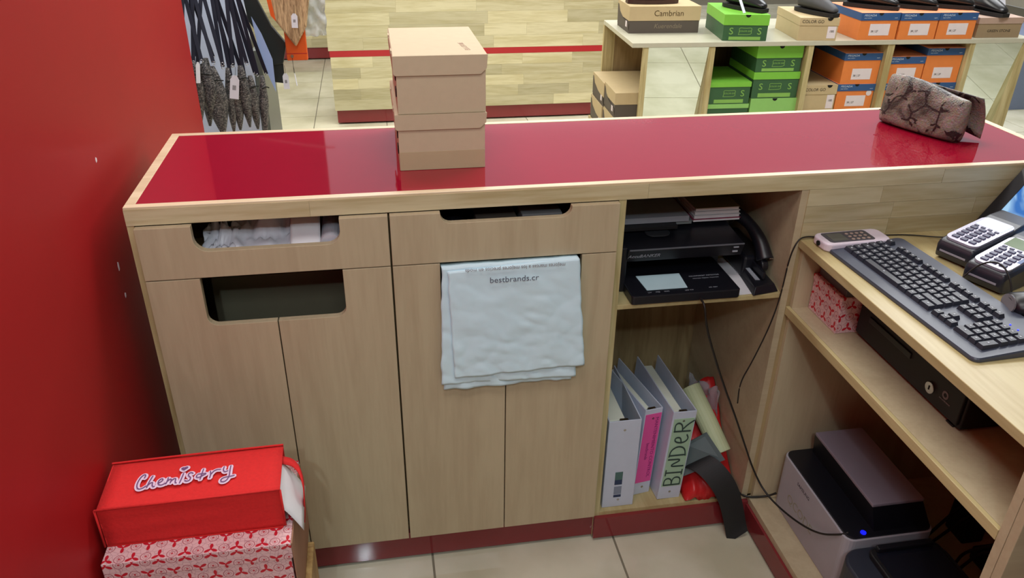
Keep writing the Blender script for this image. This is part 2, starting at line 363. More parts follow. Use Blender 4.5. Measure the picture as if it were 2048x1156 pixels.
# drawer boxes
for a, b in ((.03, .497), (.525, .997)):
    d = MB(); d.box(a, b, .0, .4, .895, .9); d.box(a, a+.01, .0, .4, .9, .96); d.box(b-.01, b, .0, .4, .9, .96); d.box(a, b, .39, .4, .9, .96); d.build('drawer_box', M_dark, ct)

# ------------------------------------------------------------ lower return desk (runs towards the viewer along Y)
rd = thing('return_desk', 'low pale wood cashier desk with an open shelf, right of the counter', 'desk', (1.452, -.4, 0))
DZ = .885
MB().box(1.452, 2.13, -1.05, -.0005, DZ-.02, DZ).build('desk_top', M_railY, rd, bevel=.0015)
MB().box(1.4525, 1.462, -.742, -.0005, .683, .705).build('shelf_edge', M_railY, rd, bevel=.001)
MB().box(1.462, 2.1, -.742, -.0005, .685, .705).build('shelf', M_ply, rd)
MB().box(1.4525, 2.1, -.742, -.0005, .075, .095).build('bottom_board', M_ply, rd, bevel=.001)
MB().box(1.462, 2.1, -.012, -.0005, .095, DZ-.02).build('side_panel', M_ply, rd)
MB().box(1.4525, 2.1, -.76, -.743, .012, DZ-.0205).build('side_panel', M_plyH, rd, bevel=.001)
MB().box(1.4525, 2.1, -.778, -.761, .012, DZ-.0205).build('side_panel', M_plyH, rd, bevel=.001)
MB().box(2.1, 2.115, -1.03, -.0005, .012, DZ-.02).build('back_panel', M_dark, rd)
MB().box(1.4525, 2.1, -1.04, -1.022, .012, DZ-.0205).build('side_panel', M_plyH, rd)
MB().box(1.446, 1.46, -1.03, -.013, .012, .075).build('kick_board', M_kick, rd)
c = MB()
for y in (-.12, -.6): c.cyl((1.5, y, .0165), .0165, .02, 'X')
c.build('caster', M_rubber, rd)
# ------------------------------------------------------------ shoe boxes
def shoebox(name, label, loc, rz, w, d, h, mb, ml, lidh, group=None, tilt=None, parts=True):
    """face towards local -Y; base centre at loc"""
    t = thing(name, label, 'box', loc, rz, group, local=True)
    MB().box(-w/2, w/2, -d/2, d/2, 0, h-.004).build('box_body', mb, t, bevel=.001, seg=1)
    e = .0022; k = MB(); k.box(-w/2-e, w/2+e, -d/2-e, d/2+e, h-.0035, h)
    k.box(-w/2-e, w/2+e, -d/2-e, -d/2-.0003, h-lidh, h-.0035); k.box(-w/2-e, w/2+e, d/2+.0003, d/2+e, h-lidh, h-.0035)
    k.box(-w/2-e, -w/2-.0003, -d/2, d/2, h-lidh, h-.0035); k.box(w/2+.0003, w/2+e, -d/2, d/2, h-lidh, h-.0035)
    k.build('lid', ml, t); return t
def sub(t, nm): return next(c for c in t.children if c.name.split('.')[0] == nm)
def half_hole(t, x, y, z, r, parent=None):
    MB().prism([(x+r*cos(pi+pi*i/10), z+r*sin(pi+pi*i/10)*1.0) for i in range(11)], 'Y', y-.0006, y+.0002).build('finger_hole', M_hole, t)
M_or = plain('orange_card', (222, 128, 62), .5); M_orl = plain('pale_orange_card', (240, 150, 104), .4, spec=.6); M_bl = plain('blue_card', (46, 84, 134), .5)
M_gr = plain('dark_green_card', (52, 92, 58), .5); M_gl = plain('lime_green_card', (122, 192, 66), .4); M_gm = plain('soft_lime_print', (130, 180, 84), .6)
M_be = plain('beige_card', (190, 170, 130), .6); M_lt = plain('light_lettering', (190, 205, 220), .6); M_st = plain('pale_sticker', (222, 212, 214), .5); M_ch = plain('charcoal_card', (84, 76, 68), .6)
M_gp = plain('pale_lime_card', (140, 196, 106), .45)
FRONT = (pi/2, 0, 0)
DO = Vector((1.8172, 2.2678, 0)); DR = R(-2.64)
def DL(u, wv, z): return (DO.x+u*cos(DR)-wv*sin(DR), DO.y+u*sin(DR)+wv*cos(DR), z)
def green(lab, u0, u1, z0, z1, lidh, wf=.03, hole=True, S2=True, rz=0, d=.34, ml=None, face=True, group='green shoe boxes'):
    w = u1-u0; h = z1-z0; t = shoebox('shoe_box', lab, DL((u0+u1)/2, wf+d/2, z0), DR+rz, w, d, h, M_gr, ml or M_gl, lidh, group)
    f = -d/2-.0026
    if hole: half_hole(t, w*.02, f, h, .013)
    if face:
        zt = h-lidh
        if S2: text('lettering', 'S', .046, M_gm, t, (-w*.32, -d/2-.0005, zt*.6), FRONT, sx=1.1)
        text('lettering', 'S', .046, M_gm, t, (w*.32, -d/2-.0005, zt*.6), FRONT, sx=1.1)
        fr = strokes([[(-.033, -.016), (.033, -.016), (.029, 0), (.033, .017), (0, .014), (-.033, .017), (-.029, 0), (-.033, -.016)]], .0022, lambda u, v, q: (u, -d/2-.0003-q, zt*.62+v)); fr.build('emblem', M_gm, t, world=False)
        text('lettering', 'COLOR GO', .011, M_gm, t, (0, -d/2-.0005, zt*.62), FRONT)
        MB().box(-w*.36, w*.36, -d/2-.0008, -d/2, zt*.06, zt*.27).build('size_sticker', M_gm, t, world=False)
    return t
def beige(lab, u0, u1, z0, z1, lidh, wf=.03, rz=0, d=.34, group='beige shoe boxes'):
    w = u1-u0; h = z1-z0; t = shoebox('shoe_box', lab, DL((u0+u1)/2, wf+d/2, z0), DR+rz, w, d, h, M_be, M_be, lidh, group)
    half_hole(t, w*.26, -d/2-.0026, h, .014)
    text('lettering', 'COLOR GO', .021, M_ink, sub(t, 'lid'), (-w*.17, -d/2-.0028, h-lidh/2), FRONT)
    MB().box(w*.24, w*.46, -d/2-.0008, -d/2, .012, h-lidh-.004).build('size_sticker', M_st, t)
    text('lettering', '180', .016, M_ink, sub(t, 'size_sticker'), (w*.35, -d/2-.0012, (h-lidh)*.62), FRONT)
    return t
def orange(lab, u0, u1, z0, z1, wf=.03, rz=0, d=.33, group='orange shoe boxes', sticker=True, round_=False):
    w = u1-u0-.004; h = z1-z0; lidh = .036; t = shoebox('shoe_box', lab, DL((u0+u1)/2, wf+d/2, z0), DR+rz, w, d, h, M_or, M_bl, lidh, group)
    f = -d/2-.0026
    MB().box(-w/2-.0022, w/2+.0022, -d/2-.0022, d/2+.002, h, h+.0012).build('lid_panel', M_orl, t)
    half_hole(t, 0, f, h, .012)
    text('lettering', 'PEGADA', .014, M_lt, sub(t, 'lid'), (-w/2+.012, f, h-.012), FRONT, 'LEFT', shear=.2, sx=1.2)
    text('lettering', 'easy comfort', .0075, M_lt, sub(t, 'lid'), (-w/2+.014, f, h-.024), FRONT, 'LEFT')
    text('lettering', 'pegada', .006, M_lt, sub(t, 'lid'), (w/2-.01, f, h-.024), FRONT, 'RIGHT')
    if sticker:
        MB().box(-w*.23, w*.3, -d/2-.0008, -d/2, .022, min(.078, h-lidh-.012)).build('size_sticker', M_st, t)
        text('lettering', '38 | 27', .014, M_ink, sub(t, 'size_sticker'), (-w*.19, -d/2-.0012, .042), FRONT, 'LEFT')
    if round_: MB().cyl((w*.37, -d/2-.001, h-lidh-.012), .015, .0006, 'Y').build('price_dot', M_st, t)
    return t
# display unit of shoe boxes behind the counter
du = thing('display_unit', 'low pale wood shoe display with cubbyholes and slanted foot mirrors', 'display shelf', tuple(DO), DR, local=True)
ZD = .87; DD = .627
MB().box(-.062, 2.06, -.004, DD, ZD-.022, ZD).build('unit_top', plain('pale_unit_top', (190, 188, 168), .3), du, bevel=.001)
MB().box(-.004, .022, 0, .022, .1, ZD-.022).build('corner_post', M_railZ, du, bevel=.001)
for u0, u1 in ((.33, .362), (.848, .877), (1.273, 1.31), (1.724, 1.752), (2.02, 2.05)):
    MB().box(u0, u1, 0, DD, .1, ZD-.022).build('upright', M_railZ, du, bevel=.001)
MB().box(-.062, 0.0, DD-.03, DD, .1, ZD-.022).build('upright', M_railZ, du)
MB().box(.362, 1.724, DD-.02, DD, .1, ZD-.022).build('back_panel', M_dark, du)
MB().box(.0005, .3295, DD-.03, DD-.01, .1, ZD-.022).build('back_panel', M_dark, du)
MB().box(.36, 1.73, 0.01, DD-.02, .1, .12).build('bottom_board', M_railY, du)
for a, b, z in ((.362, .848, .443), (.877, 1.273, .504), (1.31, 1.724, .504)): MB().box(a, b, .012, DD-.02, z-.02, z-.0005).build('shelf', M_railY, du)
MB().box(-.125, .33, .078, DD-.03, .325, .343).build('shelf', M_railY, du)
MB().box(0, 2.05, .03, DD-.03, .002, .1).build('kick_board', M_kick, du)
mt, nt, b = newmat('mirror_glass'); b.inputs['Metallic'].default_value = 1; b.inputs['Roughness'].default_value = .015; b.inputs['Base Color'].default_value = (.86, .93, .90, 1)
M_mir = mt
def mirror(u0, u1):
    zt = ZD-.024; zb = .13; sl = math.tan(R(7))
    MB().hexa([(u0, .003+(zt-zb)*sl, zb), (u1, .003+(zt-zb)*sl, zb), (u1, .01+(zt-zb)*sl, zb), (u0, .01+(zt-zb)*sl, zb), (u0, .003, zt), (u1, .003, zt), (u1, .01, zt), (u0, .01, zt)]).build('mirror', M_mir, du)
mirror(.023, .329); mirror(1.752, 2.02)
# boxes in the unit
green('upper green shoe box with a finger hole, right column of the green cubbyhole', .598, .836, .7115, .842, .06)
green('green shoe box with a narrow lid, second from top in the right column', .598, .842, .577, .7110, .036, hole=False)
green('pale lime shoe box showing only its lid, under the right column', .602, .846, .4435, .5765, .1, ml=M_gp, face=False)
green('green shoe box topping the short left column of the green cubbyhole', .37, .588, .551, .664, .025, hole=False, S2=False)
green('green shoe box at the foot of the short left column', .372, .59, .4435, .5505, .022, hole=False, face=False, ml=M_gp)
beige('beige shoe box standing in the middle cubbyhole beside orange boxes', .885, 1.06, .504, .64, .048)
orange('orange and blue shoe box, upper one in the middle cubbyhole', 1.095, 1.27, .6435, .80) if False else None
orange('orange and blue shoe box, upper one in the middle cubbyhole', 1.068, 1.272, .6435, .80)
orange('orange and blue shoe box with a round white dot, middle cubbyhole below', 1.064, 1.27, .504, .6425, round_=True)
orange('upper orange shoe box of the left pile in the right cubbyhole', 1.313, 1.516, .6435, .779)
orange('lower orange shoe box of the left pile, behind the snakeskin clutch', 1.313, 1.516, .504, .6425)
orange('tall orange shoe box topping the right pile in the right cubbyhole', 1.518, 1.722, .6435, .82)
orange('lower orange shoe box of the right pile, behind the snakeskin clutch', 1.518, 1.722, .504, .6425)
# boxes on top
t = green('green shoe box standing on the display top with a black shoe on it', .42, .64, ZD, ZD+.125, .05, wf=.02, rz=R(-6), d=.36, group='shoe boxes on the display top')
beige('beige shoe box standing on the display top with a black shoe on it', .80, .995, ZD, ZD+.11, .037, wf=.004, rz=R(-5), d=.34, group='shoe boxes on the display top')
orange('orange and blue shoe box, first of three on the display top', 1.097, 1.303, ZD, ZD+.131, wf=.006, group='shoe boxes on the display top')
orange('orange and blue shoe box, middle one of three on the display top', 1.307, 1.512, ZD, ZD+.13, wf=.0, group='shoe boxes on the display top')
orange('orange and blue shoe box, last of three on the display top', 1.516, 1.722, ZD, ZD+.13, wf=.002, group='shoe boxes on the display top')
t = shoebox('shoe_box', 'brown shoe box at the far right end of the display top', DL(1.876, .19, ZD), DR, .242, .33, .1, plain('brown_card', (150, 130, 100), .6), plain('pinkish_brown_card', (176, 150, 134), .5), .03)
text('lettering', 'GREEN STONE', .018, M_ink, t, (.0, -.1655, .034), FRONT, sx=1.1)
def cambrian(lab, loc, rz, w, d, h, lidh, front_text=False, group=None):
    t = shoebox('shoe_box', lab, loc, rz, w, d, h, M_ch, M_be, lidh, group)
    # dark swoosh on the short left side
    pts = [(-d/2+.002, h*.12), (d/2-.01, h*.12), (d/2-.002, h*.86), (d/2-.02, h*.86), (d/2-.05, h*.62), (0, h*.45), (-d/2+.03, h*.38), (-d/2+.002, h*.36)]
    MB().prism([(-y, z) for y, z in pts][::-1] if False else [(y, z) for y, z in pts], 'X', -w/2-.0034, -w/2-.0026).build('printed_swoosh', M_ch, t)
    MB().box(-w/2-.0042, -w/2-.003, -d/2+.03, -d/2+.06, h*.2, h*.42).build('size_sticker', M_st, t)
    if front_text:
        text('lettering', 'Cambrian', .04, plain('brown_ink', (82, 64, 32), .6), sub(t, 'lid'), (.02, -d/2-.0028, h-lidh/2), FRONT, shear=0)
        text('lettering', 'Kuerendale', .032, plain('faint_ink', (128, 116, 96), .6), sub(t, 'box_body'), (.02, -d/2-.0005, (h-lidh)*.55), FRONT, shear=.2)
    return t
cambrian('brown shoe box lettered Cambrian on the display top corner', DL(.163, .36, ZD), DR, .37, .24, .132, .07, True, 'shoe boxes on the display top')
cambrian('tan and charcoal shoe box sticking out of the side opening, rear top one', DL(.075, .43, .4735), DR, .38, .27, .128, .075, group='tan shoe boxes in the side opening')
cambrian('tan and charcoal shoe box sticking out of the side opening, front top one', DL(.075, .182, .48), DR, .37, .238, .13, .06, group='tan shoe boxes in the side opening')
cambrian('tan and charcoal shoe box below the rear one in the side opening', DL(.072, .44, .3435), DR, .38, .27, .1295, .075, group='tan shoe boxes in the side opening')
cambrian('tan and charcoal shoe box below the front one in the side opening', DL(.075, .193, .3435), DR, .37, .225, .136, .075, group='tan shoe boxes in the side opening')
# ------------------------------------------------------------ shoes
def shoe(label, loc, rz, Lh=.27, W=.09, colr=None, sole=None, hi=.085):
    t = thing('shoe', label, 'shoe', loc, rz, 'dark shoes shown on the boxes', local=True)
    def prof(s): return .5+.5*min(1, max(0, sin(pi*min(1, max(0, s*.92+.06)))))**.5 if False else (.62+.38*sin(pi*min(1, s*1.05)))*(1 if s > .06 else .8)*(1 if s < .93 else .72)
    rs = []
    for z, k in ((0, 1), (.018, 1.03)):
        ring = [( (i/12-.5)*Lh, -W/2*k*prof(i/12), z) for i in range(13)]+[((i/12-.5)*Lh, W/2*k*prof(i/12), z) for i in range(12, -1, -1)]
        rs.append(ring)
    MB().loft(rs).build('sole', sole or M_rubber, t)
    sec = []
    for i in range(15):
        s = i/14; x = (s-.5)*Lh*.97; ww = W/2*.96*prof(s)
        top = hi*(.62+.38*cos(min(1, s/.5)*pi/2*.5)) if s < .5 else hi*(.92-.62*((s-.5)/.5)**1.1)
        if s > .93: top *= .75
        ring = []
        for k in range(9):
            a = pi*k/8; ring.append((x, -cos(a)*ww*(1 if sin(a) < .7 else .95), .017+top*sin(a)**.6))
        sec.append(ring)
    o = MB().loft(sec).build('upper', colr or M_shoe, t, smooth=True, sub=1)
    MB().prism([((.22*cos(a)-.28)*Lh, .27*W*sin(a)) for a in [2*pi*k/14 for k in range(14)]], 'Z', hi*.99, hi*.99+.012).build('opening', M_hole, t)
    ls = MB()
    for k in range(4): ls.tube([(-.02*Lh+k*.012, -.018, hi*.93-.004*k), (-.02*Lh+k*.012, 0, hi*1.02-.004*k), (-.02*Lh+k*.012, .018, hi*.93-.004*k)], .0022, 5)
    ls.build('laces', M_rubber, t); return t
M_shoe = plain('black_leather', (24, 25, 28), .28, var=.3, scale=40); M_shoeg = plain('grey_nubuck', (62, 62, 64), .6); M_mar = plain('dark_maroon_leather', (58, 34, 34), .4)
shoe('dark maroon shoe lying lengthwise on the Cambrian box', DL(.12, .35, ZD+.134), DR, .27, .1, M_mar, M_mar)
shoe('black shoe with a pale tag standing on the green box', DL(.555, .17, ZD+.127), DR+R(-62), .26, .1)
shoe('dark grey shoe standing on the beige box', DL(.915, .12, ZD+.112), DR+R(-70), .26, .1, M_shoeg)
shoe('black shoe on the first of the three orange boxes', DL(1.22, .15, ZD+.1345), DR+R(-40), .27, .095)
shoe('black shoe on the middle one of the three orange boxes', DL(1.43, .15, ZD+.1335), DR+R(-38), .27, .095)
shoe('black shoe on the last of the three orange boxes', DL(1.63, .15, ZD+.1335), DR+R(-35), .27, .095)
shoe('black shoe on the brown box at the far right', DL(1.86, .14, ZD+.102), DR+R(-80), .26, .1)
o = MB(Matrix.Translation(DL(1.97, .16, ZD+.108)) @ Euler((R(70), 0, R(10))).to_matrix().to_4x4()).box(-.02, .02, -.0, .07, -.0005, .0005).build('price_tag', M_white); tag(o, 'white price tag leaning by the shoe at the far right', 'tag')
o = MB(Matrix.Translation(DL(.50, .06, ZD+.145)) @ Euler((R(60), 0, R(35))).to_matrix().to_4x4()).box(-.012, .012, -.02, .05, -.0005, .0005).build('price_tag', M_white); tag(o, 'pale price tag sticking up from the shoe on the green box', 'tag')
# translucent plastic wrap at the far right of the display
M_film = plain('clear_film', (235, 240, 248), .12, trans=.75, spec=.8, var=.02); M_film.node_tree.nodes['Principled BSDF'].inputs['IOR'].default_value = 1.1
def film(name, lab, cat, c, sx, sz, amp, seed, mat=None, rz=0, lean=0):
    def fn(u, v):
        n = nz(u*3+seed, v*3, 0, 1.6)*amp+nz(u*9, v*9+seed, 3, 1.5)*amp*.5
        e = nz(u*5, v*5, seed, 1.3)*.12
        return ((u-.5)*sx*(1+e), n+lean*(v), v*sz*(1+e))
    xf = Matrix.Translation(c) @ Matrix.Rotation(rz, 4, 'Z')
    o = MB(xf).grid(16, 16, fn).build(name, mat or M_film, smooth=True, solid=.0004); tag(o, lab, cat); return o
film('plastic_bag', 'crumpled clear plastic bag at the far right end of the display', 'plastic bag', DL(1.97, .3, ZD+.102), .2, .14, .03, 4)

# ------------------------------------------------------------ wooden wall units behind
def gondola(name, lab, x0, x1, y, dep, ztop, seed, stripe=True, zk=.1, zs=(.464, .505)):
    g = thing(name, lab, 'display unit', ((x0+x1)/2, y+dep/2, 0))
    MB().box(x0+.012, x1-.012, y+.012, y+dep-.012, .012, zk).build('kick_board', M_kick, g)
    if stripe:
        MB().box(x0, x1, y+.004, y+dep, zk, zs[0]).build('carcass', M_dark, g); MB().box(x0, x1, y+.006, y+dep, zs[1], ztop).build('carcass', M_dark, g)
        MB().box(x0-.003, x1, y-.001, y+dep, zs[0]+.0005, zs[1]-.0005).build('red_stripe', M_redstripe, g)
        staves(x0, x1, zk, zs[0], y+.004, 5, .5, g, .004, seed); staves(x0-.01, x1, zs[1], ztop, y+.006, int((ztop-zs[1])/.073), .5, g, .006, seed+1)
    else:
        MB().box(x0, x1, y+.004, y+dep, zk, ztop).build('carcass', M_dark, g); staves(x0, x1, zk, ztop, y+.004, int((ztop-zk)/.073), .5, g, .004, seed)
    return g
gondola('wall_unit', 'wide planked wood display unit with a red stripe, behind the kraft boxes', .222, 2.2, 4.0, .5, 1.15, 21)
gondola('wall_unit', 'farther planked wood unit with red base, beyond the hanging bags', -.9, 1.2, 6.07, .5, 1.2, 31, False, .11)
# blue-grey plinth past the right end of the display
o = MB().box(5.15, 5.9, 3.75, 4.3, 0, .55).build('plinth', plain('blue_grey_board', (112, 124, 150), .5), bevel=.004); tag(o, 'blue-grey plinth on the floor beyond the right end of the display', 'plinth')
# ------------------------------------------------------------ two kraft boxes on the counter
def kraft(lab, z0, z1, zl, dx, cutc=True, tape=None):
    x0, x1, y0, y1 = .545+dx, .737+dx, .139, .447
    t = thing('cardboard_box', lab, 'box', ((x0+x1)/2, .29, z0), 0, 'plain kraft boxes on the counter')
    MB().box(x0+.002, x1-.001, y0, y1, z0, z1-.003).build('box_body', M_kraft, t, bevel=.001)
    k = M_kraft
    MB().hexa([(x0-.004, y0-.003, z1-.003), (x1+.003, y0-.003, z1-.003), (x1+.001, y1, z1-.003), (x0-.003, y1, z1-.003), (x0-.003, y0-.003, z1), (x1+.002, y0-.003, z1), (x1, y1, z1), (x0-.002, y1, z1)]).build('lid', k, t, bevel=.001)
    p = [(x0+.001, zl), (x1-.012, zl), (x1+.001, zl+.012), (x1+.003, z1), (x0-.004, z1), (x0-.004, zl+.004)]
    MB().prism(p, 'Y', y0-.004, y0-.0012).build('lid_flap', k, t)
    MB().prism([(y0, zl+.0), (y1-.02, zl+.01), (y1, z1-.003), (y0-.002, z1-.003)], 'X', x0-.004, x0-.0015).build('lid_flap', k, t)
    for yy in (y0+.05, y1-.09): MB().box(x0-.0055, x0-.003, yy, yy+.025, z1-.006, z1+.0005).build('tuck_tab', k, t)
    for zz in (z0+.035, z0+.07): MB().box(x0+.0, x0+.0025, y0+.012, y0+.035, zz, zz+.018).build('slot', M_hole, t)
    if tape: MB().box(x0+.003, x1-.002, y0-.0006, y0, z0, tape).build('paper_band', plain('darker_kraft', (182, 166, 132), .7), t)['label'] = 'slightly darker glued band along the foot'
    return t
kraft('plain kraft shoe box on the red counter, lower of the two stacked', H, 1.1705, 1.137, -.002, tape=1.087)
tt = kraft('plain kraft shoe box on top of the other one on the red counter', 1.171, 1.294, 1.2535, 0)
text('lettering', 'ELA STORE', .016, plain('pale_print', (176, 150, 130), .7), tt, (.70, .22, 1.2943), (0, 0, R(97)))
# ------------------------------------------------------------ snakeskin clutch
c0 = Vector((1.848, .365, H)); c1 = Vector((1.925, .165, H)); ax = (c1-c0).normalized(); nx = Vector((-ax.y, ax.x, 0))*1.0
if nx.x > 0: nx = -nx        # nx points to the viewer's side
cl = thing('clutch_bag', 'snakeskin print clutch bag standing folded on the right of the red counter', 'bag', (1.89, .265, H))
def CL(s, a, z): p = c0+ax*(s*(c1-c0).length)+nx*a; return (p.x, p.y, H+z)
rings = []
for i in range(21):
    s = i/20; ss = -.03+1.1*s; hh = .125+.008*sin(s*5)-.012*s; b = .024+.010*sin(pi*s); wob = .003*sin(s*9)
    k = .35 if i in (0, 20) else (.8 if i in (1, 19) else 1)
    prof = [(-.5*b, 0), (.8*b, 0), (1.15*b, .01), (1.15*b+wob, .03), (.95*b, .055+wob), (.7*b+wob, .09), (.42*b, hh*.96), (0.0, hh), (-.45*b, hh*.97), (-.62*b, .09), (-.8*b, .05), (-.9*b, .012)]
    rings.append([CL(ss, a*k, z) for a, z in prof])
MB().loft(rings).build('bag_body', M_snake, cl, smooth=True, sub=1)
fp = MB()
def ffn(u, v):
    s = .05+1.06*u; dz = v; a = -.018-.035*sin(min(1, dz*1.3)*pi/2)-.012*u; z = .124-.014*u-(.075+.03*u)*dz; return CL(s, a, z)
fp.grid(14, 8, ffn).build('folded_flap', M_snake, cl, smooth=True, solid=.003)
pl = MB()
zp = [CL(.02+.9*i/20, .0275+.006*sin(pi*i/20), .034+.0*i) for i in range(21)]
pl.tube(zp, .0011, 6, 0); pl.build('seam', plain('dark_brown_seam', (60, 44, 42), .5), cl)

# ------------------------------------------------------------ lower left: crate, printed box, red felt bag
cr = thing('wooden_crate', 'pale plywood crate standing against the counter in the lower left corner', 'crate', (.12, -.33, 0))
MB().box(-.052, .302, -.44, -.425, 0, .33).build('crate_front', M_raw, cr, bevel=.003); MB().box(-.052, .302, -.235, -.22, 0, .33).build('crate_back', M_raw, cr, bevel=.003)
MB().box(-.052, -.037, -.4245, -.2355, 0, .33).build('crate_side', M_raw, cr, bevel=.003); MB().box(.287, .302, -.4245, -.2355, 0, .33).build('crate_side', M_raw, cr, bevel=.003)
MB().box(-.036, .286, -.4245, -.2355, .31, .33).build('crate_top', M_raw, cr, bevel=.002)
pb = thing('printed_box', 'pink box with red flower print under the red Chemistry bag', 'box', (.12, -.3, .33))
MB().box(-.044, .284, -.406, -.175, .3305, .517).build('box_body', M_print, pb, uv=True, bevel=.001)
lid = MB().box(-.0475, .2872, -.4095, -.172, .482, .52); lid.build('lid', M_print, pb, uv=True, bevel=.0015)
M_side = plain('worn_brown_board', (158, 116, 92), .7, var=.2, scale=12)
MB().box(.2873, .2895, -.405, -.178, .333, .516).build('side_board', M_side, pb)['label'] = 'plain worn brown side of the box'
# red felt gift bag lying on its side
M_felt = plain('red_felt', (214, 34, 34), .85, var=.12, scale=160, bump=.5)
fb = thing('gift_bag', 'red felt bag lettered Chemistry lying on the flower printed box', 'bag', (.12, -.3, .52))
X0, X1, Y0, Y1, Z0, Z1 = -.0465, .2755, -.366, -.237, .5205, .611
def bagq(name, q, n=12, amp=.002, seed=0, parent=fb):
    a, b_, c_, d_ = [Vector(p) for p in q]; nn = (b_-a).cross(d_-a).normalized()
    def fn(u, v):
        p = a*(1-u)*(1-v)+b_*u*(1-v)+c_*u*v+d_*(1-u)*v; e = min(1, 8*min(u, 1-u, v, 1-v)); return tuple(p+nn*nz(u*2+seed, v*2, seed, 1.7)*amp*2*e)
    return MB().grid(n, n, fn).build(name, M_felt, parent, smooth=True, solid=.0022)
bagq('top_panel', [(X0, Y0, Z1), (X1, Y0+.004, Z1+.002), (X1-.004, Y1+.004, Z1+.001), (X0-.004, Y1, Z1-.002)], amp=.0012)
bagq('front_panel', [(X0+.0, Y0, Z0+.002), (X1-.002, Y0+.002, Z0+.002), (X1, Y0+.004, Z1), (X0, Y0, Z1)], seed=3, amp=.0014)
bagq('back_panel', [(X0, Y1, Z0+.002), (X1-.006, Y1+.003, Z0+.002), (X1-.004, Y1+.004, Z1), (X0-.004, Y1, Z1-.002)], seed=5)
bagq('bottom_panel', [(X0, Y0, Z0+.002), (X1-.004, Y0, Z0+.002), (X1-.004, Y1, Z0+.002), (X0, Y1, Z0+.002)], seed=6, amp=0)
bagq('end_panel', [(X0, Y0, Z0+.002), (X0, Y1, Z0+.002), (X0-.004, Y1, Z1-.002), (X0, Y0, Z1)], seed=7)
for nm, P in (('seam', [(X0-.003, Y0-.001, Z1+.001), (X1, Y0+.003, Z1+.003)]), ('seam', [(X0-.005, Y1, Z1), (X0+.1, Y1+.001, Z1+.0025), (X1-.004, Y1+.004, Z1+.003)]), ('seam', [(X0-.003, Y0-.001, Z0+.002), (X0-.003, Y0, Z1)]), ('seam', [(X1, Y0+.003, Z0+.003), (X1, Y0+.004, Z1)])):
    MB().tube(P, .0021, 6).build(nm, M_felt, fb, smooth=True)
# handle strap looping out of the bag's mouth, and paper inside
def strap(path, wv, name, mat, parent, thick=.0015, smooth=True):
    P = [Vector(p) for p in path]
    for _ in range(3):
        Q = [P[0]]
        for a, b in zip(P, P[1:]): Q += [a*.75+b*.25, a*.25+b*.75]
        P = Q+[P[-1]]
    wv = Vector(wv); vs = []
    for p in P: vs += [tuple(p-wv/2), tuple(p+wv/2)]
    return MB().add(vs, [(2*i, 2*i+1, 2*i+3, 2*i+2) for i in range(len(P)-1)]).build(name, mat, parent, smooth=smooth, solid=thick)
strap([(X1-.01, -.26, .60), (X1+.02, -.265, .592), (X1+.036, -.30, .575), (X1+.034, -.31, .54), (X1+.03, -.30, .49), (X1+.026, -.296, .462), (X1+.02, -.29, .50), (X1+.01, -.29, .535), (X1-.02, -.29, .54)], (0, .018, .004), 'handle', M_felt, fb)
def pf(u, v):
    x = X1-.03+.062*u; y = -.36+.095*v+.0*u; z = .600-.09*v*0-.0*u-.075*max(0, u-.35)**1.3*1.6-.03*(1-v); return (x, y, z+.004*sin(v*4))
o = MB().grid(12, 8, pf).build('sheet_of_paper', M_paper, smooth=True, solid=.0004); tag(o, 'white sheet of paper curling out of the red felt bag', 'paper')
# the word on the top panel: pale outline strokes with thin mauve strokes on them
word = [
 [(.345,.80),(.375,.93),(.32,1.0),(.22,.93),(.14,.65),(.15,.38),(.25,.22),(.40,.24),(.52,.36)],
 [(.66,.86),(.60,.62),(.57,.40),(.56,.26)], [(.575,.38),(.66,.5),(.74,.5),(.74,.36),(.80,.26),(.86,.28)],
 [(.95,.42),(1.08,.50),(1.12,.60),(1.04,.66),(.95,.56),(.95,.40),(1.05,.30),(1.17,.32),(1.24,.38)],
 [(1.30,.66),(1.30,.50),(1.27,.34)], [(1.29,.46),(1.38,.58),(1.45,.55),(1.43,.36)], [(1.44,.44),(1.53,.58),(1.62,.56),(1.61,.36),(1.68,.32)],
 [(1.86,.80),(1.84,.56),(1.80,.30)],
 [(2.24,.74),(2.14,.82),(2.05,.72),(2.10,.60),(2.20,.52),(2.18,.38),(2.06,.34),(1.98,.40)],
 [(2.62,.92),(2.60,.66),(2.58,.36)], [(2.42,.62),(2.40,.50),(2.50,.46),(2.66,.56),(2.80,.66),(2.62,.66),(2.44,.66)],
 [(2.92,.74),(2.96,.56),(2.95,.38)], [(2.96,.56),(3.04,.72),(3.16,.80),(3.32,.78)],
 [(3.44,.90),(3.42,.72),(3.50,.60),(3.62,.66)], [(3.70,.92),(3.70,.66),(3.72,.40),(3.68,.18),(3.56,.06),(3.42,.10),(3.42,.24),(3.56,.32),(3.74,.32),(3.92,.36)]]
heart = [[(1.84,.98),(1.92,1.06),(1.98,1.10),(1.92,1.14),(1.85,1.08),(1.78,1.12),(1.72,1.06),(1.84,.98)], [(1.80, 1.06), (1.90, 1.07)]]
U = .0465
def TW(u, v, h): return (.006+u*U, -.338+v*.052+u*.0012, Z1+.0043+h)
strokes(word+heart, .2, lambda u, v, h: TW(u, v, h)).build('white_lettering', plain('pale_print_white', (226, 200, 224), .5), fb)
strokes(word+heart, .045, lambda u, v, h: TW(u, v, .0016+h)).build('mauve_lettering', plain('mauve_print', (108, 66, 118), .5), fb)

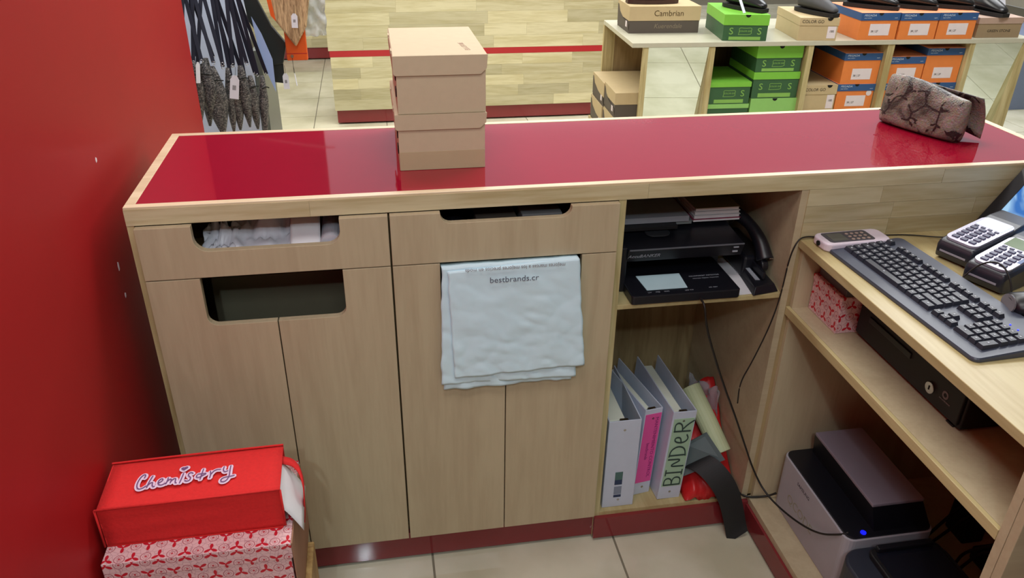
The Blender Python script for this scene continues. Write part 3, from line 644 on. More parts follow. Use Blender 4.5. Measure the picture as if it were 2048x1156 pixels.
# ------------------------------------------------------------ white carrier bags hanging from the door cutout
M_bagw = plain('white_thin_plastic', (214, 242, 255), .32, var=.03, scale=9, spec=.6, bump=0)
def hang(lab, pts, y, seed, amp=.0045):
    a, b_, c_, d_ = [Vector(p) for p in pts]      # bl br tr tl in (x,z)
    def fn(u, v):
        p = a*(1-u)*(1-v)+b_*u*(1-v)+c_*u*v+d_*(1-u)*v
        n = .8*nz(u*2.5+seed, v*2.5, seed*1.7, 1.5)+1.1*abs(nz(u*4+v*2, v*5+seed, 2, 1.3))+.6*abs(nz(u*10, v*9+u*4, seed, 1.2))
        e = .3+.7*(1-v); jag = .003*nz(u*8, seed, v*8, 1)
        return (p.x+jag, y-.0035-amp*(1+n)*e*1.2, p.y+jag*.6)
    def top(u):  # over the edge of the cutout into the cabinet
        return fn(u, 1)
    mb = MB().grid(60, 60, fn)
    n0 = len(mb.v); n = 61; row = mb.v[-61:]
    mb.add([r for r in row]+[(r[0], .012, r[2]-.004) for r in row]+[(r[0], .03, r[2]-.05) for r in row], [(i+k*n, i+1+k*n, i+1+(k+1)*n, i+(k+1)*n) for k in range(2) for i in range(n-1)])
    o = mb.build('plastic_bag', M_bagw, smooth=True, solid=.0006); return tag(o, lab, 'plastic bag', 'white carrier bags hanging on the doors')
hang('hindmost white plastic bag hanging on the cabinet doors, its hem lowest', [(.612, .566), (.916, .566), (.905, .885), (.62, .880)], -.0165, 1)
hang('middle white plastic bag, a strip of it showing left of the front one', [(.607, .584), (.925, .577), (.91, .886), (.616, .883)], -.0225, 5)
fb2 = hang('front white plastic bag lettered bestbrands.cr hanging on the cabinet doors', [(.638, .603), (.943, .610), (.918, .887), (.628, .874)], -.0275, 9)
inkb = plain('grey_blue_ink', (88, 96, 116), .6)
text('lettering', 'bestbrands.cr', .0195, inkb, fb2, (.772, -.0425, .853), (pi/2, 0, 0), sx=1.02)
text('lettering', 'mejores marcas a los mejores precios en moda', .0125, plain('faint_bag_ink', (140, 140, 148), .6), fb2, (.775, -.0405, .8795), (pi/2, pi, R(0)), sx=.92)
def crumple(lab, c, sx, sy, sz, seed, mat=None, group=None):
    t = bmesh.new(); bmesh.ops.create_icosphere(t, subdivisions=4, radius=1)
    vs = [];
    for v in t.verts:
        p = v.co; k = 1+.35*nz(p.x+seed, p.y, p.z, 1.7)+.16*abs(nz(p.x, p.y+seed, p.z, 4.2))+.06*nz(p.x, p.y, p.z+seed, 9); vs.append((c[0]+p.x*sx*k, c[1]+p.y*sy*k, c[2]+max(-.82, p.z*k)*sz))
    o = MB().add(vs, [tuple(v.index for v in f.verts) for f in t.faces]).build('plastic_bag', mat or M_bagc, smooth=True); t.free(); return tag(o, lab, 'plastic bag', group)
M_bagc = plain('milky_plastic', (224, 226, 236), .3, spec=.7)
def sheetbag(lab, x0, x1, y0, y1, z0, z1, seed):
    def fn(u, v):
        f = abs(nz(u*2.2+seed, v*1.5, 0, 1.5)); g = abs(nz(u*5, v*4+seed, 3, 1.4))
        return (x0+(x1-x0)*u+.01*nz(v*3, u*2, seed, 1), y0+(y1-y0)*v*(1+.3*f)+.02*g, z0+(z1-z0)*(v**.8)*(.55+.9*f+.35*g))
    o = MB().grid(28, 20, fn).build('plastic_bag', M_bagc, smooth=True, solid=.0006); return tag(o, lab, 'plastic bag')
sheetbag('crumpled white plastic bag at the left of the left drawer', .122, .19, .004, .09, .905, .975, 2.3)
sheetbag('large crumpled white plastic bag in the middle of the left drawer', .178, .303, .004, .12, .903, .99, 6.1)
o = MB().grid(10, 10, lambda u, v: (.305+.062*u, .003+.13*v, .903+.075*min(1, v*1.6)**.6+.004*sin(u*3))).build('folded_paper', M_paper, smooth=True, solid=.0008); tag(o, 'folded white paper standing in the left drawer', 'paper')
o = MB().cyl((.390, .010, .935), .024, .2, 'Y', 24).build('paper_roll', plain('grey_white_paper', (196, 196, 206), .5), smooth=False); tag(o, 'roll of white paper at the right end of the left drawer', 'paper roll')
o = MB().cyl((.655, .03, .930), .03, .09, 'Y', 24).build('black_tape_roll', M_black, bevel=.003); tag(o, 'black tape roll in the right drawer', 'tape')
o = MB().box(.70, .79, .03, .3, .901, .965).build('dark_carton', M_ch, bevel=.002); tag(o, 'dark grey carton in the middle of the right drawer', 'box')
o = MB().box(.80, .89, .03, .3, .901, .972).build('grey_carton', plain('grey_card', (120, 122, 122), .6), bevel=.002); tag(o, 'light grey carton at the right of the right drawer', 'box')
# dim carton inside the left cupboard
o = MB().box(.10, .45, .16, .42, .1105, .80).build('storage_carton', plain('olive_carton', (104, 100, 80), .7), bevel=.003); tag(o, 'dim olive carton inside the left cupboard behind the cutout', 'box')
# ------------------------------------------------------------ bill detector on the upper shelf
bd = thing('bill_detector', 'black desktop banknote detector on the upper shelf', 'detector', (1.19, .1, .742))
MB().prism(rrect(1.056, 1.324, -.008, .17, .008), 'Z', .7435, .766).build('base', M_black, bd, bevel=.0025)
MB().box(1.045, 1.06, .06, .23, .743, .86).build('side_arm', M_black, bd, bevel=.004)
MB().hexa([(1.058, .062, .822), (1.345, .062, .822), (1.345, .25, .80), (1.058, .25, .80), (1.058, .05, .857), (1.345, .05, .857), (1.345, .25, .872), (1.058, .25, .872)]).build('lamp_hood', M_black, bd, bevel=.002)
MB().box(1.06, 1.343, .0485, .051, .8555, .8585).build('trim_line', plain('grey_trim', (92, 96, 104), .4), bd)
MB().box(1.06, 1.34, .17, .25, .743, .80).build('rear_body', M_black, bd)
MB().hexa([(1.10, .018, .7662), (1.20, .018, .7662), (1.205, .09, .7662), (1.095, .09, .7662), (1.10, .018, .7672), (1.20, .018, .7672), (1.205, .09, .7672), (1.095, .09, .7672)]).build('light_table', plain('milky_light_table', (172, 192, 198), .25, emit=(150, 180, 190), es=.18), bd)
gt = plain('grey_lettering', (150, 156, 166), .5)
text('lettering', 'AccuBANKER', .0135, gt, bd, (1.098, .0552, .838), (R(109), 0, 0), shear=.25)
text('lettering', 'UV     MG     WM', .007, gt, bd, (1.125, .007, .7664)); text('lettering', 'LED 410', .006, gt, bd, (1.20, .006, .7664))
text('lettering', 'COUNTERFEIT DETECTOR', .0065, gt, bd, (1.262, .072, .7664)); text('lettering', 'Ultraviolet  Magnetic  Watermark', .0048, gt, bd, (1.262, .060, .7664)); text('lettering', 'AC 120V', .006, gt, bd, (1.262, .012, .7664))
MB().box(1.318, 1.331, .0540, .0562, .834, .838).build('indicator', gt, bd); MB().box(1.318, 1.331, .0505, .0552, .847, .850).build('indicator', gt, bd)
MB().prism(rrect(1.12, 1.18, .10, .145, .02), 'Z', .8645, .8675).build('round_emblem', plain('dark_grey_film', (52, 54, 58), .3), bd)
# papers and notebooks on top of the detector
def slab(name, lab, cat, x0, x1, y0, y1, z0, z1, mat, rz=0, group=None, bev=.0005):
    cx, cy = (x0+x1)/2, (y0+y1)/2; xf = Matrix.Translation((cx, cy, 0)) @ Matrix.Rotation(rz, 4, 'Z')
    o = MB(xf).box(x0-cx, x1-cx, y0-cy, y1-cy, z0, z1).build(name, mat, bevel=bev, seg=1); return tag(o, lab, cat, group)
slab('dark_folder', 'black folder under the papers on the detector', 'folder', 1.045, 1.20, .12, .43, .873, .882, M_blackm)
slab('paper_stack', 'grey white papers on top of the detector at the left', 'paper', 1.043, 1.235, .14, .44, .8825, .897, plain('grey_paper', (150, 152, 160), .55))
slab('grey_booklet', 'grey booklet under the papers, beside the notebooks', 'booklet', 1.205, 1.245, .145, .34, .873, .8815, plain('grey_cover', (120, 126, 126), .5))
for i, (zz, c) in enumerate(((.873, 'pink'), (.881, 'white'), (.891, 'white'), (.901, 'green'))):
    t = thing('notebook', ['bottom notebook with a pinkish edge right of the papers', 'second notebook from the bottom right of the papers', 'second notebook from the top right of the papers', 'top notebook with an olive cover right of the papers'][i], 'notebook', (1.31, .28, zz), 0, 'notebooks on the detector')
    z1 = zz+(.0078 if i < 1 else .0095)
    MB().box(1.252+.001*i, 1.372-.002*i, .152, .42, zz+.001, z1-.0012).build('pages', M_paper, t)
    MB().box(1.250+.001*i, 1.374-.002*i, .150, .422, z1-.001, z1).build('cover', plain('olive_cover', (120, 116, 92), .6) if i == 3 else plain('pinkish_cover', (150, 60, 90), .6) if i == 0 else M_paper, t)
# handset, card reader and paper right of the detector
hs = thing('telephone_handset', 'black telephone handset leaning right of the detector', 'telephone', (1.42, .15, .742))
MB(Matrix.Translation((0, 0, 0))).tube([(1.355, .22, .875), (1.372, .19, .882), (1.395, .14, .868), (1.410, .10, .838), (1.414, .07, .80)], lambda s: .014+.008*abs(s-.5)*2, 12).build('grip', M_black, hs, smooth=True)
MB().cyl((1.365, .215, .842), .024, .028, 'Z', 20, .02).build('earpiece', M_black, hs, bevel=.004); MB().cyl((1.400, .068, .785), .018, .02, 'X', 20, .014).build('mouthpiece', M_black, hs, bevel=.004)
MB().box(1.37, 1.432, .09, .27, .742, .80).build('cradle', M_black, hs, bevel=.008)
MB().box(1.42, 1.4305, .058, .060, .806, .809).build('chrome_strip', M_steel, hs)
cr2 = thing('card_reader', 'low black card swipe reader at the right front of the upper shelf', 'card reader', (1.40, .05, .742))
MB().hexa([(1.358, -.006, .743), (1.430, .008, .743), (1.43, .14, .743), (1.375, .14, .743), (1.366, .004, .762), (1.420, .016, .762), (1.42, .135, .768), (1.38, .135, .768)]).build('reader_body', M_black, cr2, bevel=.002)
MB().hexa([(1.395, .03, .766), (1.401, .03, .766), (1.398, .12, .772), (1.392, .12, .772), (1.395, .03, .785), (1.401, .03, .785), (1.398, .12, .790), (1.392, .12, .790)]).build('swipe_rail', M_black, cr2, bevel=.001)
MB().hexa([(1.379, .035, .764), (1.390, .033, .764), (1.388, .115, .769), (1.378, .118, .769), (1.379, .035, .7655), (1.390, .033, .7655), (1.388, .115, .7705), (1.378, .118, .7705)]).build('grey_strip', gt, cr2)
o = MB().prism([(1.325, .005), (1.385, .008), (1.368, .20), (1.335, .20)], 'Z', .7425, .7432).build('sheet_of_paper', M_paper); tag(o, 'white sheet of paper lying between the detector and the card reader', 'paper')

# ------------------------------------------------------------ binders on the bottom shelf
M_bind = plain('white_binder_vinyl', (196, 206, 224), .3, coat=.2); M_pock = plain('binder_pocket', (170, 184, 200), .25); M_pap2 = plain('binder_pages', (222, 228, 214), .6)
def binder(lab, c, rz, lean, w, h, d, cover_open=0):
    b = thing('ring_binder', lab, 'binder', c, rz, 'white ring binders on the bottom shelf', local=True); b.rotation_euler = (0, lean, rz)
    MB().box(-w/2, w/2, 0, .003, 0, h).build('spine', M_bind, b, bevel=.001)
    MB().box(-w/2, -w/2+.003, .003, d, 0, h).build('front_cover', M_bind, b); MB().box(w/2-.003, w/2, .003, d, 0, h).build('back_cover', M_bind, b)
    MB().box(-w/2+.008, w*.12, .03, d-.02, .006, h-.02).build('pages', M_pap2, b, bevel=.002)
    MB().box(-.012, .012, .003, .007, .02, h-.02).build('ring_plate', M_steel, b)
    for z in (.05, h/2, h-.035):
        MB().tube([(0.010*0+w*.24*cos(a), .02+.016*sin(a)+.0, z) for a in [2*pi*k/12 for k in range(12)]], .0016, 6, 0).build('ring', M_steel, b, smooth=True)
    MB().box(-.012, .012, .004, .018, h-.014, h-.004).build('ring_lever', M_steel, b, bevel=.003)
    for z in (.025, h-.03): MB().cyl((0, -.0008, z), .0035, .001, 'Y', 12).build('rivet', M_steel, b)
    return b
b1 = binder('white ring binder with a small barcode sticker, at the left end of the bottom shelf', (1.079, .014, .0955), 0, R(0), .087, .293, .25)
for z0, z1, m_ in ((.085, .112, plain('green_sticker_print', (72, 108, 104), .5)), (.068, .085, plain('navy_sticker_print', (36, 54, 90), .5)), (.034, .062, plain('grey_sticker_print', (128, 140, 160), .5)), (.024, .032, plain('navy_sticker_print', (36, 54, 90), .5))):
    MB().box(-.014, .007, -.0006, 0, z0+.01, z1+.01).build('sticker', m_, b1, world=False)
b2 = binder('white ring binder with a pink spine label, between the other two', (1.158, .052, .0955), R(11), R(2.5), .052, .290, .25)
MB().box(-.024, .024, -.0008, 0, .042, .275).build('spine_label', plain('hot_pink_paper', (226, 84, 160), .5), b2)['label'] = 'hot pink paper label'
pk = plain('magenta_ink', (150, 50, 120), .6)
text('lettering', 'MANTENIMIENTO CONTROL', .0135, pk, sub(b2, 'spine_label'), (.012, -.0012, .16), (pi/2, R(90), 0), sx=1.15)
text('lettering', 'bestbrands', .013, pk, sub(b2, 'spine_label'), (-.004, -.0012, .15), (pi/2, R(90), 0))
b3 = binder('white ring binder with BINDER written on a pale green label', (1.228, .022, .0955), R(3), R(3), .066, .297, .27)
MB().box(-.028, .030, -.0008, 0, .045, .275).build('spine_label', plain('pale_green_paper', (164, 196, 168), .5), b3)['label'] = 'pale green paper label'
bw = [ [(0,0),(0,1)], [(0,1),(.28,1),(.36,.78),(.26,.55),(0,.52)], [(.0,.52),(.32,.5),(.40,.25),(.30,0),(0,0)],
 [(.62,0),(.64,1)], [(.5,1),(.78,1)], [(.52,0),(.76,0)],
 [(.95,0),(.97,.98),(1.30,.05),(1.32,1)],
 [(1.52,0),(1.52,1)], [(1.46,1),(1.8,.95),(1.98,.55),(1.86,.12),(1.48,0)],
 [(2.12,.42),(2.40,.5),(2.42,.80),(2.26,.86),(2.14,.6),(2.16,.2),(2.34,.02),(2.52,.16)],
 [(2.70,0),(2.72,1)], [(2.72,.96),(3.06,1.0),(3.14,.76),(3.0,.54),(2.74,.5)], [(2.80,.5),(3.02,.24),(3.2,-.12)] ]
strokes(bw, .075, lambda u, v, h: (.024-v*.047, -.0010-h, .05+u*.068)).build('handwriting', plain('dark_green_marker', (44, 66, 62), .6), sub(b3, 'spine_label'), world=False)
# rolled pale-green folder, grey card, red bag, clear plastic, black strap
o = MB().tube([(1.385, .06, .205), (1.362, .13, .265), (1.335, .21, .33)], .028, 20, 0).build('rolled_papers', plain('pale_yellow_green_paper', (192, 200, 160), .6), smooth=False, bevel=.002); tag(o, 'roll of pale green papers leaning behind the binders', 'paper roll')
o = MB().hexa([(1.268, .03, .165), (1.365, .0, .235), (1.33, .06, .285), (1.27, .06, .25), (1.268, .027, .166), (1.365, -.003, .236), (1.33, .057, .286), (1.27, .057, .251)]).build('grey_card', plain('slate_card', (82, 96, 98), .6)); tag(o, 'slate grey card with a pale edge poking out beside the rolled papers', 'card')
M_redbag = plain('red_thin_plastic', (196, 34, 36), .4)
def rb(u, v):
    a = (1.28, -.005, .0985); x = 1.270+.163*u; y = .0+.26*v; z = .101+.065*max(0, sin(pi*u))**.6*min(1, v*5)**.6+.27*max(0, v-.2)**1.2*u**.8+.012*nz(u*4, v*4, 1, 1.6)+.006*nz(u*12, v*12, 5, 1.2); return (x, y, z)
o = MB().grid(28, 24, rb).build('red_bag', M_redbag, smooth=True, solid=.001); tag(o, 'crumpled red bag lying at the right end of the bottom shelf', 'bag')
film('plastic_bag', 'crumpled clear plastic bag standing behind the red bag', 'plastic bag', (1.385, .22, .11), .10, .22, .02, 8, rz=R(-50))
M_strap = plain('black_strap', (26, 28, 30), .6, var=.15)
st = thing('black_strap', 'black strap hanging from the bottom shelf down to the floor', 'strap', (1.40, -.03, 0))
strap([(1.285, .05, .20), (1.31, .01, .225), (1.345, -.03, .195), (1.37, -.045, .15), (1.39, -.05, .09), (1.405, -.055, .03), (1.41, -.065, .005)], (.052, .0, .040), 'strap_band', M_strap, st, .003, False)
# ------------------------------------------------------------ cords
def cord(lab, path, r=.0026, cat='cable'):
    o = MB().tube(path, r, 8).build('cord', M_cord, smooth=True); return tag(o, lab, cat)
cord('black cord hanging from the detector down to the label printer', [(1.222, -.012, .752), (1.222, -.042, .75), (1.23, -.045, .70), (1.255, -.045, .63), (1.30, -.045, .52), (1.346, -.045, .42), (1.40, -.03, .30), (1.445, -.02, .20), (1.47, -.06, .15), (1.495, -.15, .15), (1.502, -.26, .20), (1.512, -.325, .262), (1.528, -.33, .272)])
cord('thin black cord running off the desk corner past the shelf', [(1.66, -.012, .888), (1.56, -.006, .888), (1.50, -.0055, .889), (1.455, -.006, .894), (1.438, -.012, .88), (1.429, -.012, .84), (1.427, -.012, .76), (1.422, -.010, .70), (1.41, -.01, .64), (1.387, -.006, .55), (1.366, -.004, .49), (1.37, -.004, .425)], .0018)
cord('short black cord crossing the floor of the shelf to the label printer', [(1.36, .12, .099), (1.41, .06, .099), (1.428, .02, .099), (1.44, -.012, .099), (1.50, -.02, .101), (1.52, -.03, .12)], .003)
cord('thin black cord lying along the back of the desk to the card terminal', [(1.60, -.008, .888), (1.66, -.014, .888), (1.72, -.02, .888), (1.78, -.05, .89), (1.82, -.07, .90)], .0016)
# ------------------------------------------------------------ desk: handheld device, keyboard, terminals, monitor
hd = thing('handheld_device', 'white handheld device with grey face at the far left of the desk', 'device', (1.555, -.045, DZ), R(2.5), local=True)
MB().prism(rrect(-.083, .083, -.033, .033, .018), 'Z', .0005, .021).build('case', plain('lilac_white_plastic', (222, 212, 226), .3), hd, bevel=.005, seg=3)
MB().prism(rrect(-.068, .045, -.025, .026, .008), 'Z', .0208, .0216).build('face_plate', plain('dark_grey_face', (72, 72, 82), .35), hd)
MB().box(-.058, -.02, -.018, .018, .0216, .0219).build('display', plain('grey_lcd', (90, 94, 90), .2), hd)
for i in range(4):
    for j in range(3): MB().cyl((-.008+.013*i, -.016+.014*j, .0216), .004, .001, 'Z', 10).build('button', plain('tan_button', (170, 150, 140), .5), hd)
MB().cyl((-.086, 0, .011), .006, .004, 'X', 12).build('lens', M_hole, hd)
# keyboard
KR = R(-90+3); kb = thing('keyboard', 'black full size computer keyboard lying along the front edge of the desk', 'keyboard', (1.500, -.302, DZ), KR, local=True)
M_kb = plain('keyboard_grey', (62, 68, 84), .38, var=.05); M_key = plain('key_black', (42, 45, 56), .4, var=.08); M_leg = plain('key_legend', (170, 176, 186), .5)
KW, KD = .462, .178
kz = lambda y: .009+.011*y/KD
xf = MB()
o_ = rrect(-KW/2, KW/2, -.006, KD, .014)
n = len(o_); vs = [(p[0], p[1], .0015) for p in o_]+[(p[0], p[1], kz(p[1])-.003) for p in o_]+[(p[0]*.992, .001+p[1]*.985, kz(p[1])) for p in o_]
xf.add(vs, [tuple(range(n-1, -1, -1)), tuple(range(2*n, 3*n))]+[(i+k*n, (i+1) % n+k*n, (i+1) % n+(k+1)*n, i+(k+1)*n) for k in range(2) for i in range(n)]).build('case', M_kb, kb)
U1 = .0188; kx0 = -KW/2+.0155; ky0 = .024
leg = MB()
def key(x, y, w=1, h=1, row=0):
    cx0 = kx0+x*U1; cy0 = ky0+y*U1; w_, h_ = w*U1-.0012, h*U1-.0012; z = kz(cy0); i = .0024
    MB().hexa([(cx0, cy0, z), (cx0+w_, cy0, z), (cx0+w_, cy0+h_, z), (cx0, cy0+h_, z), (cx0+i, cy0+i, z+.0085), (cx0+w_-i, cy0+i, z+.0085), (cx0+w_-i, cy0+h_-i, z+.009), (cx0+i, cy0+h_-i, z+.009)]).build('key', M_key, kb)
    leg.box(cx0+w_/2-.0022, cx0+w_/2+.0018, cy0+h_/2-.0012, cy0+h_/2+.0020, z+.0088, z+.0093)
rows = [(0, [1.5, 1, 1.25, 6.25, 1.25, 1, 1.25, 1.5]), (1, [1.25, 1]+[1]*10+[2.75]), (2, [1.75]+[1]*11+[1, 1.25]), (3, [1.5]+[1]*12+[1.5]), (4, [1]*13+[2])]
for r, ws in rows:
    x = 0
    for w_ in ws:
        if x+w_ > 15.01: w_ = 15-x
        if w_ > .3: key(x, r, w_, 1)
        x += w_
for x in [0]+[2+i for i in range(4)]+[6.5+i for i in range(4)]+[11+i for i in range(4)]: key(x, 5.45, 1, .85)
for x in (15.4, 16.4, 17.4): key(x, 0); key(x, 3); key(x, 4); key(x, 5.45, 1, .85)
key(16.4, 1)
for r, ws in ((0, [2, 1]), (1, [1, 1, 1]), (2, [1, 1, 1]), (3, [1, 1, 1, 1]), (4, [1, 1, 1, 1])):
    x = 18.7
    for w_ in ws: key(x, r, w_); x += w_
key(21.7, 0, 1, 2); key(21.7, 2, 1, 1)
o = leg.build('key_legends', M_leg, kb); o['kind'] = 'stuff'
M_blue = plain('blue_led', (20, 30, 255), .3, emit=(30, 40, 255), es=3)
for x in (19.6, 20.6): MB().cyl((kx0+x*U1, ky0+5.75*U1, kz(.13)+.0005), .0016, .001, 'Z', 10).build('indicator_light', M_blue, kb)
# payment terminals
M_silver = plain('silver_plastic', (186, 184, 200), .3, metal=.35); M_navy = plain('navy_print', (52, 84, 140), .4); M_tk = plain('dark_blue_key', (66, 70, 100), .4); M_graph = plain('graphite_plastic', (40, 42, 52), .35)
def terminal(lab, c, rz, lit, blue):
    t = thing('card_terminal', lab, 'card terminal', c, rz, 'card terminals on the desk', local=True)
    Lt, Wt = .215, .086
    sec = []
    for x, zl, zh, k in ((0, .02, .040, .86), (.006, .006, .050, .97), (.03, 0, .054, 1), (.12, 0, .062, 1), (.17, 0, .074, .98), (Lt, .004, .078, .92)):
        w_ = Wt/2*k; sec.append([(x, -w_, zl), (x, w_, zl), (x, w_*1.02, zh-.014), (x, w_*.93, zh-.003), (x, -w_*.93, zh-.003), (x, -w_*1.02, zh-.014)])
    MB().loft(sec).build('body', M_graph, t, bevel=.003)
    def zt(x): return .0515+(x-.012)*.1224
    fp = rrect(.012, .155, -Wt*.43, Wt*.43, .016)
    MB().add([(p[0], p[1], zt(p[0])-.004) for p in fp]+[(p[0], p[1], zt(p[0])+.0012) for p in fp], [tuple(range(len(fp)-1, -1, -1)), tuple(range(len(fp), 2*len(fp)))]+[(i, (i+1) % len(fp), (i+1) % len(fp)+len(fp), i+len(fp)) for i in range(len(fp))]).build('face_plate', M_silver, t)
    def pad(x0, x1, y0, y1, name, mat, hh=.0015):
        MB().hexa([(x0, y0, zt(x0)+.001), (x1, y0, zt(x1)+.001), (x1, y1, zt(x1)+.001), (x0, y1, zt(x0)+.001), (x0, y0, zt(x0)+.001+hh), (x1, y0, zt(x1)+.001+hh), (x1, y1, zt(x1)+.001+hh), (x0, y1, zt(x0)+.001+hh)]).build(name, mat, t, bevel=.0012)
    for i in range(5):
        for j in range(3): pad(.022+.0155*i, .032+.0155*i, -.027+.0195*j, -.0125+.0195*j, 'key', M_tk, .003)
    for j in range(4): pad(.099, .105, -.029+.0155*j, -.0195+.0155*j, 'soft_key', M_tk, .002)
    if blue: pad(.058, .096, -.037, -.029, 'blue_panel', M_navy, .0006)
    pad(.110, .152, -.030, .030, 'screen', plain('lit_screen', (206, 226, 230), .2, emit=(200, 225, 230), es=.55) if lit else plain('green_lcd', (110, 132, 104), .15), .0008)
    MB().box(-.001, .002, -.03, .03, .022, .026).build('card_slot', M_silver, t)
    return t
terminal('silver card terminal with a lit white screen, farther one on the desk', (1.716, -.172, DZ), R(20), True, False)
terminal('grey card terminal with a green screen, nearer one on the desk', (1.703, -.283, DZ), R(22), False, True)
cord('thin black cord arching over the near card terminal', [(1.668, -.262, .887), (1.68, -.26, .905), (1.70, -.272, .94), (1.715, -.30, .956), (1.72, -.33, .94), (1.722, -.348, .905)], .0018)
# scanner lying at the near right of the desk
sc = thing('barcode_scanner', 'black handheld scanner with a grey oval window at the right edge', 'scanner', (1.73, -.40, DZ), R(-15), local=True)
sec = []
for x, w_, h_ in ((-.05, .02, .026), (-.042, .032, .042), (-.01, .036, .05), (.04, .03, .045), (.10, .02, .032), (.16, .017, .028)):
    sec.append([(x, w_*cos(2*pi*k/16), max(.001, .024+h_*.5*sin(2*pi*k/16))) for k in range(16)])
MB().loft(sec).build('scanner_body', M_black, sc, smooth=True)
MB(Matrix.Translation((-.049, .0, .026)) @ Euler((0, R(-78), 0)).to_matrix().to_4x4()).prism([(.017*cos(2*pi*k/20), .024*sin(2*pi*k/20)) for k in range(20)], 'Z', .0, .003).build('window', plain('smoky_window', (104, 100, 104), .2), sc)
# point-of-sale monitor leaning back
mo = thing('monitor', 'black touch screen monitor leaning back at the right edge, blue picture lit', 'monitor', (2.0, -.2, DZ))
mx = Matrix.Translation((1.887, -.018, .905)) @ Euler((0, R(33), 0)).to_matrix().to_4x4()
def mbx(a, b, c, d, e, f_, nm, mat, bev=0): return MB(mx).box(a, b, c, d, e, f_).build(nm, mat, mo, bevel=bev)
mbx(0, .03, -.36, 0, 0, .30, 'casing', M_blackm, .004)
mbx(-.004, .0, -.36, 0, 0, .03, 'bezel', M_black); mbx(-.004, 0, -.36, 0, .272, .30, 'bezel', M_black); mbx(-.004, 0, -.034, 0, .03, .272, 'bezel', M_black); mbx(-.004, 0, -.36, -.33, .03, .272, 'bezel', M_black)
def screenmat():
    mt, nt, b = newmat('blue_lit_picture'); N = nt.nodes; Lk = nt.links
    tc = N.new('ShaderNodeTexCoord'); ns = N.new('ShaderNodeTexNoise'); ns.inputs['Scale'].default_value = 9; ns.inputs['Distortion'].default_value = 2
    Lk.new(tc.outputs['Object'], ns.inputs[0]); rp = N.new('ShaderNodeValToRGB'); rp.color_ramp.elements[0].position = .4; rp.color_ramp.elements[1].position = .6
    rp.color_ramp.elements[0].color = rgb((40, 110, 190)); rp.color_ramp.elements[1].color = rgb((160, 205, 240)); Lk.new(ns.outputs[0], rp.inputs[0])
    Lk.new(rp.outputs[0], b.inputs['Emission Color']); b.inputs['Emission Strength'].default_value = 1; b.inputs['Base Color'].default_value = (.02, .02, .02, 1); b.inputs['Roughness'].default_value = .2
    return mt
mbx(-.002, .0005, -.33, -.034, .03, .272, 'screen', screenmat())
MB().box(1.93, 2.10, -.30, -.06, DZ+.0005, DZ+.02).build('stand_foot', M_blackm, mo, bevel=.004); MB().hexa([(1.97, -.23, DZ+.02), (2.03, -.23, DZ+.02), (2.03, -.13, DZ+.02), (1.97, -.13, DZ+.02), (1.99, -.22, 1.0), (2.05, -.22, 1.0), (2.05, -.14, 1.0), (1.99, -.14, 1.0)]).build('stand_neck', M_blackm, mo)
text('lettering', '', .01, gt, mo, (0, 0, 0)) if False else None
# ------------------------------------------------------------ under the desk: printed box, cash drawer, clutter
SZ = .7055
pb2 = thing('printed_box', 'pink box with red flower print on the shelf under the desk', 'box', (1.6, -.06, SZ))
MB().box(1.503, 1.72, -.138, -.014, SZ, .796).build('box_body', M_print, pb2, uv=True, bevel=.001)
MB().box(1.501, 1.722, -.1395, -.0125, .782, .799).build('lid', M_print, pb2, uv=True, bevel=.001)
slab('grey_folder', 'dark grey folder lying on the printed box under the desk', 'folder', 1.51, 1.70, -.136, -.02, .7995, .838, plain('grey_folder_card', (96, 96, 100), .6))
cdw = thing('cash_drawer', 'black metal cash drawer on the shelf under the desk', 'cash drawer', (1.72, -.32, SZ))
MB().box(1.552, 1.95, -.505, -.145, SZ+.004, .806).build('housing', M_blackm, cdw, bevel=.003)
MB().box(1.545, 1.552, -.500, -.150, SZ+.012, .798).build('drawer_front', M_blackm, cdw, bevel=.002)
MB().box(1.542, 1.546, -.34, -.19, .765, .778).build('finger_rail', M_black, cdw, bevel=.001)
MB().cyl((1.540, -.415, .747), .0125, .006, 'X', 24).build('lock', M_steel, cdw, bevel=.001); MB().box(1.5392, 1.5402, -.4165, -.4135, .743, .752).build('keyhole', M_hole, cdw)
cl_ = MB()
for k in range(16): a = 2*pi*k/16; cl_.box(1.5440, 1.5448, -.4555+.0065*cos(a)-.0017, -.4555+.0065*cos(a)+.0017, .757+.0065*sin(a)-.0017, .757+.0065*sin(a)+.0017)
cl_.build('emblem', gt, cdw)
text('lettering', 'securidrawer', .006, gt, cdw, (1.5443, -.458, .745), (pi/2, 0, -pi/2)); MB().box(1.55, 1.6, -.49, -.47, SZ+.001, SZ+.004).build('foot', M_rubber, cdw)
film('cloth_rag', 'dark mauve rag lying on the shelf right of the cash drawer', 'cloth', (1.66, -.60, SZ+.002), .14, .07, .02, 12, plain('mauve_cloth', (84, 66, 84), .8), rz=R(90))
# ------------------------------------------------------------ on the bottom board: label printer, black machine, wires
BZ = .0955
lp = thing('label_printer', 'grey white laser printer with a black top and blue light under the desk', 'printer', (1.62, -.19, BZ))
pr = rrect(1.515, 1.742, -.352, -.028, .022)
MB().prism(pr, 'Z', BZ, .266).build('body', plain('printer_grey', (170, 168, 176), .5), lp, bevel=.002)
MB().prism(rrect(1.519, 1.738, -.348, -.032, .02), 'Z', .266, .271).build('top_panel', M_black, lp, bevel=.001)
MB().hexa([(1.590, -.335, .271), (1.735, -.335, .271), (1.735, -.045, .271), (1.590, -.045, .271), (1.573, -.330, .343), (1.703, -.327, .343), (1.706, -.064, .343), (1.573, -.06, .343)]).build('raised_lid_base', M_black, lp)
MB().box(1.572, 1.704, -.329, -.062, .343, .352).build('lid', plain('printer_lid_grey', (140, 132, 146), .5), lp, bevel=.002)['label'] = 'grey lid on a black raised base'
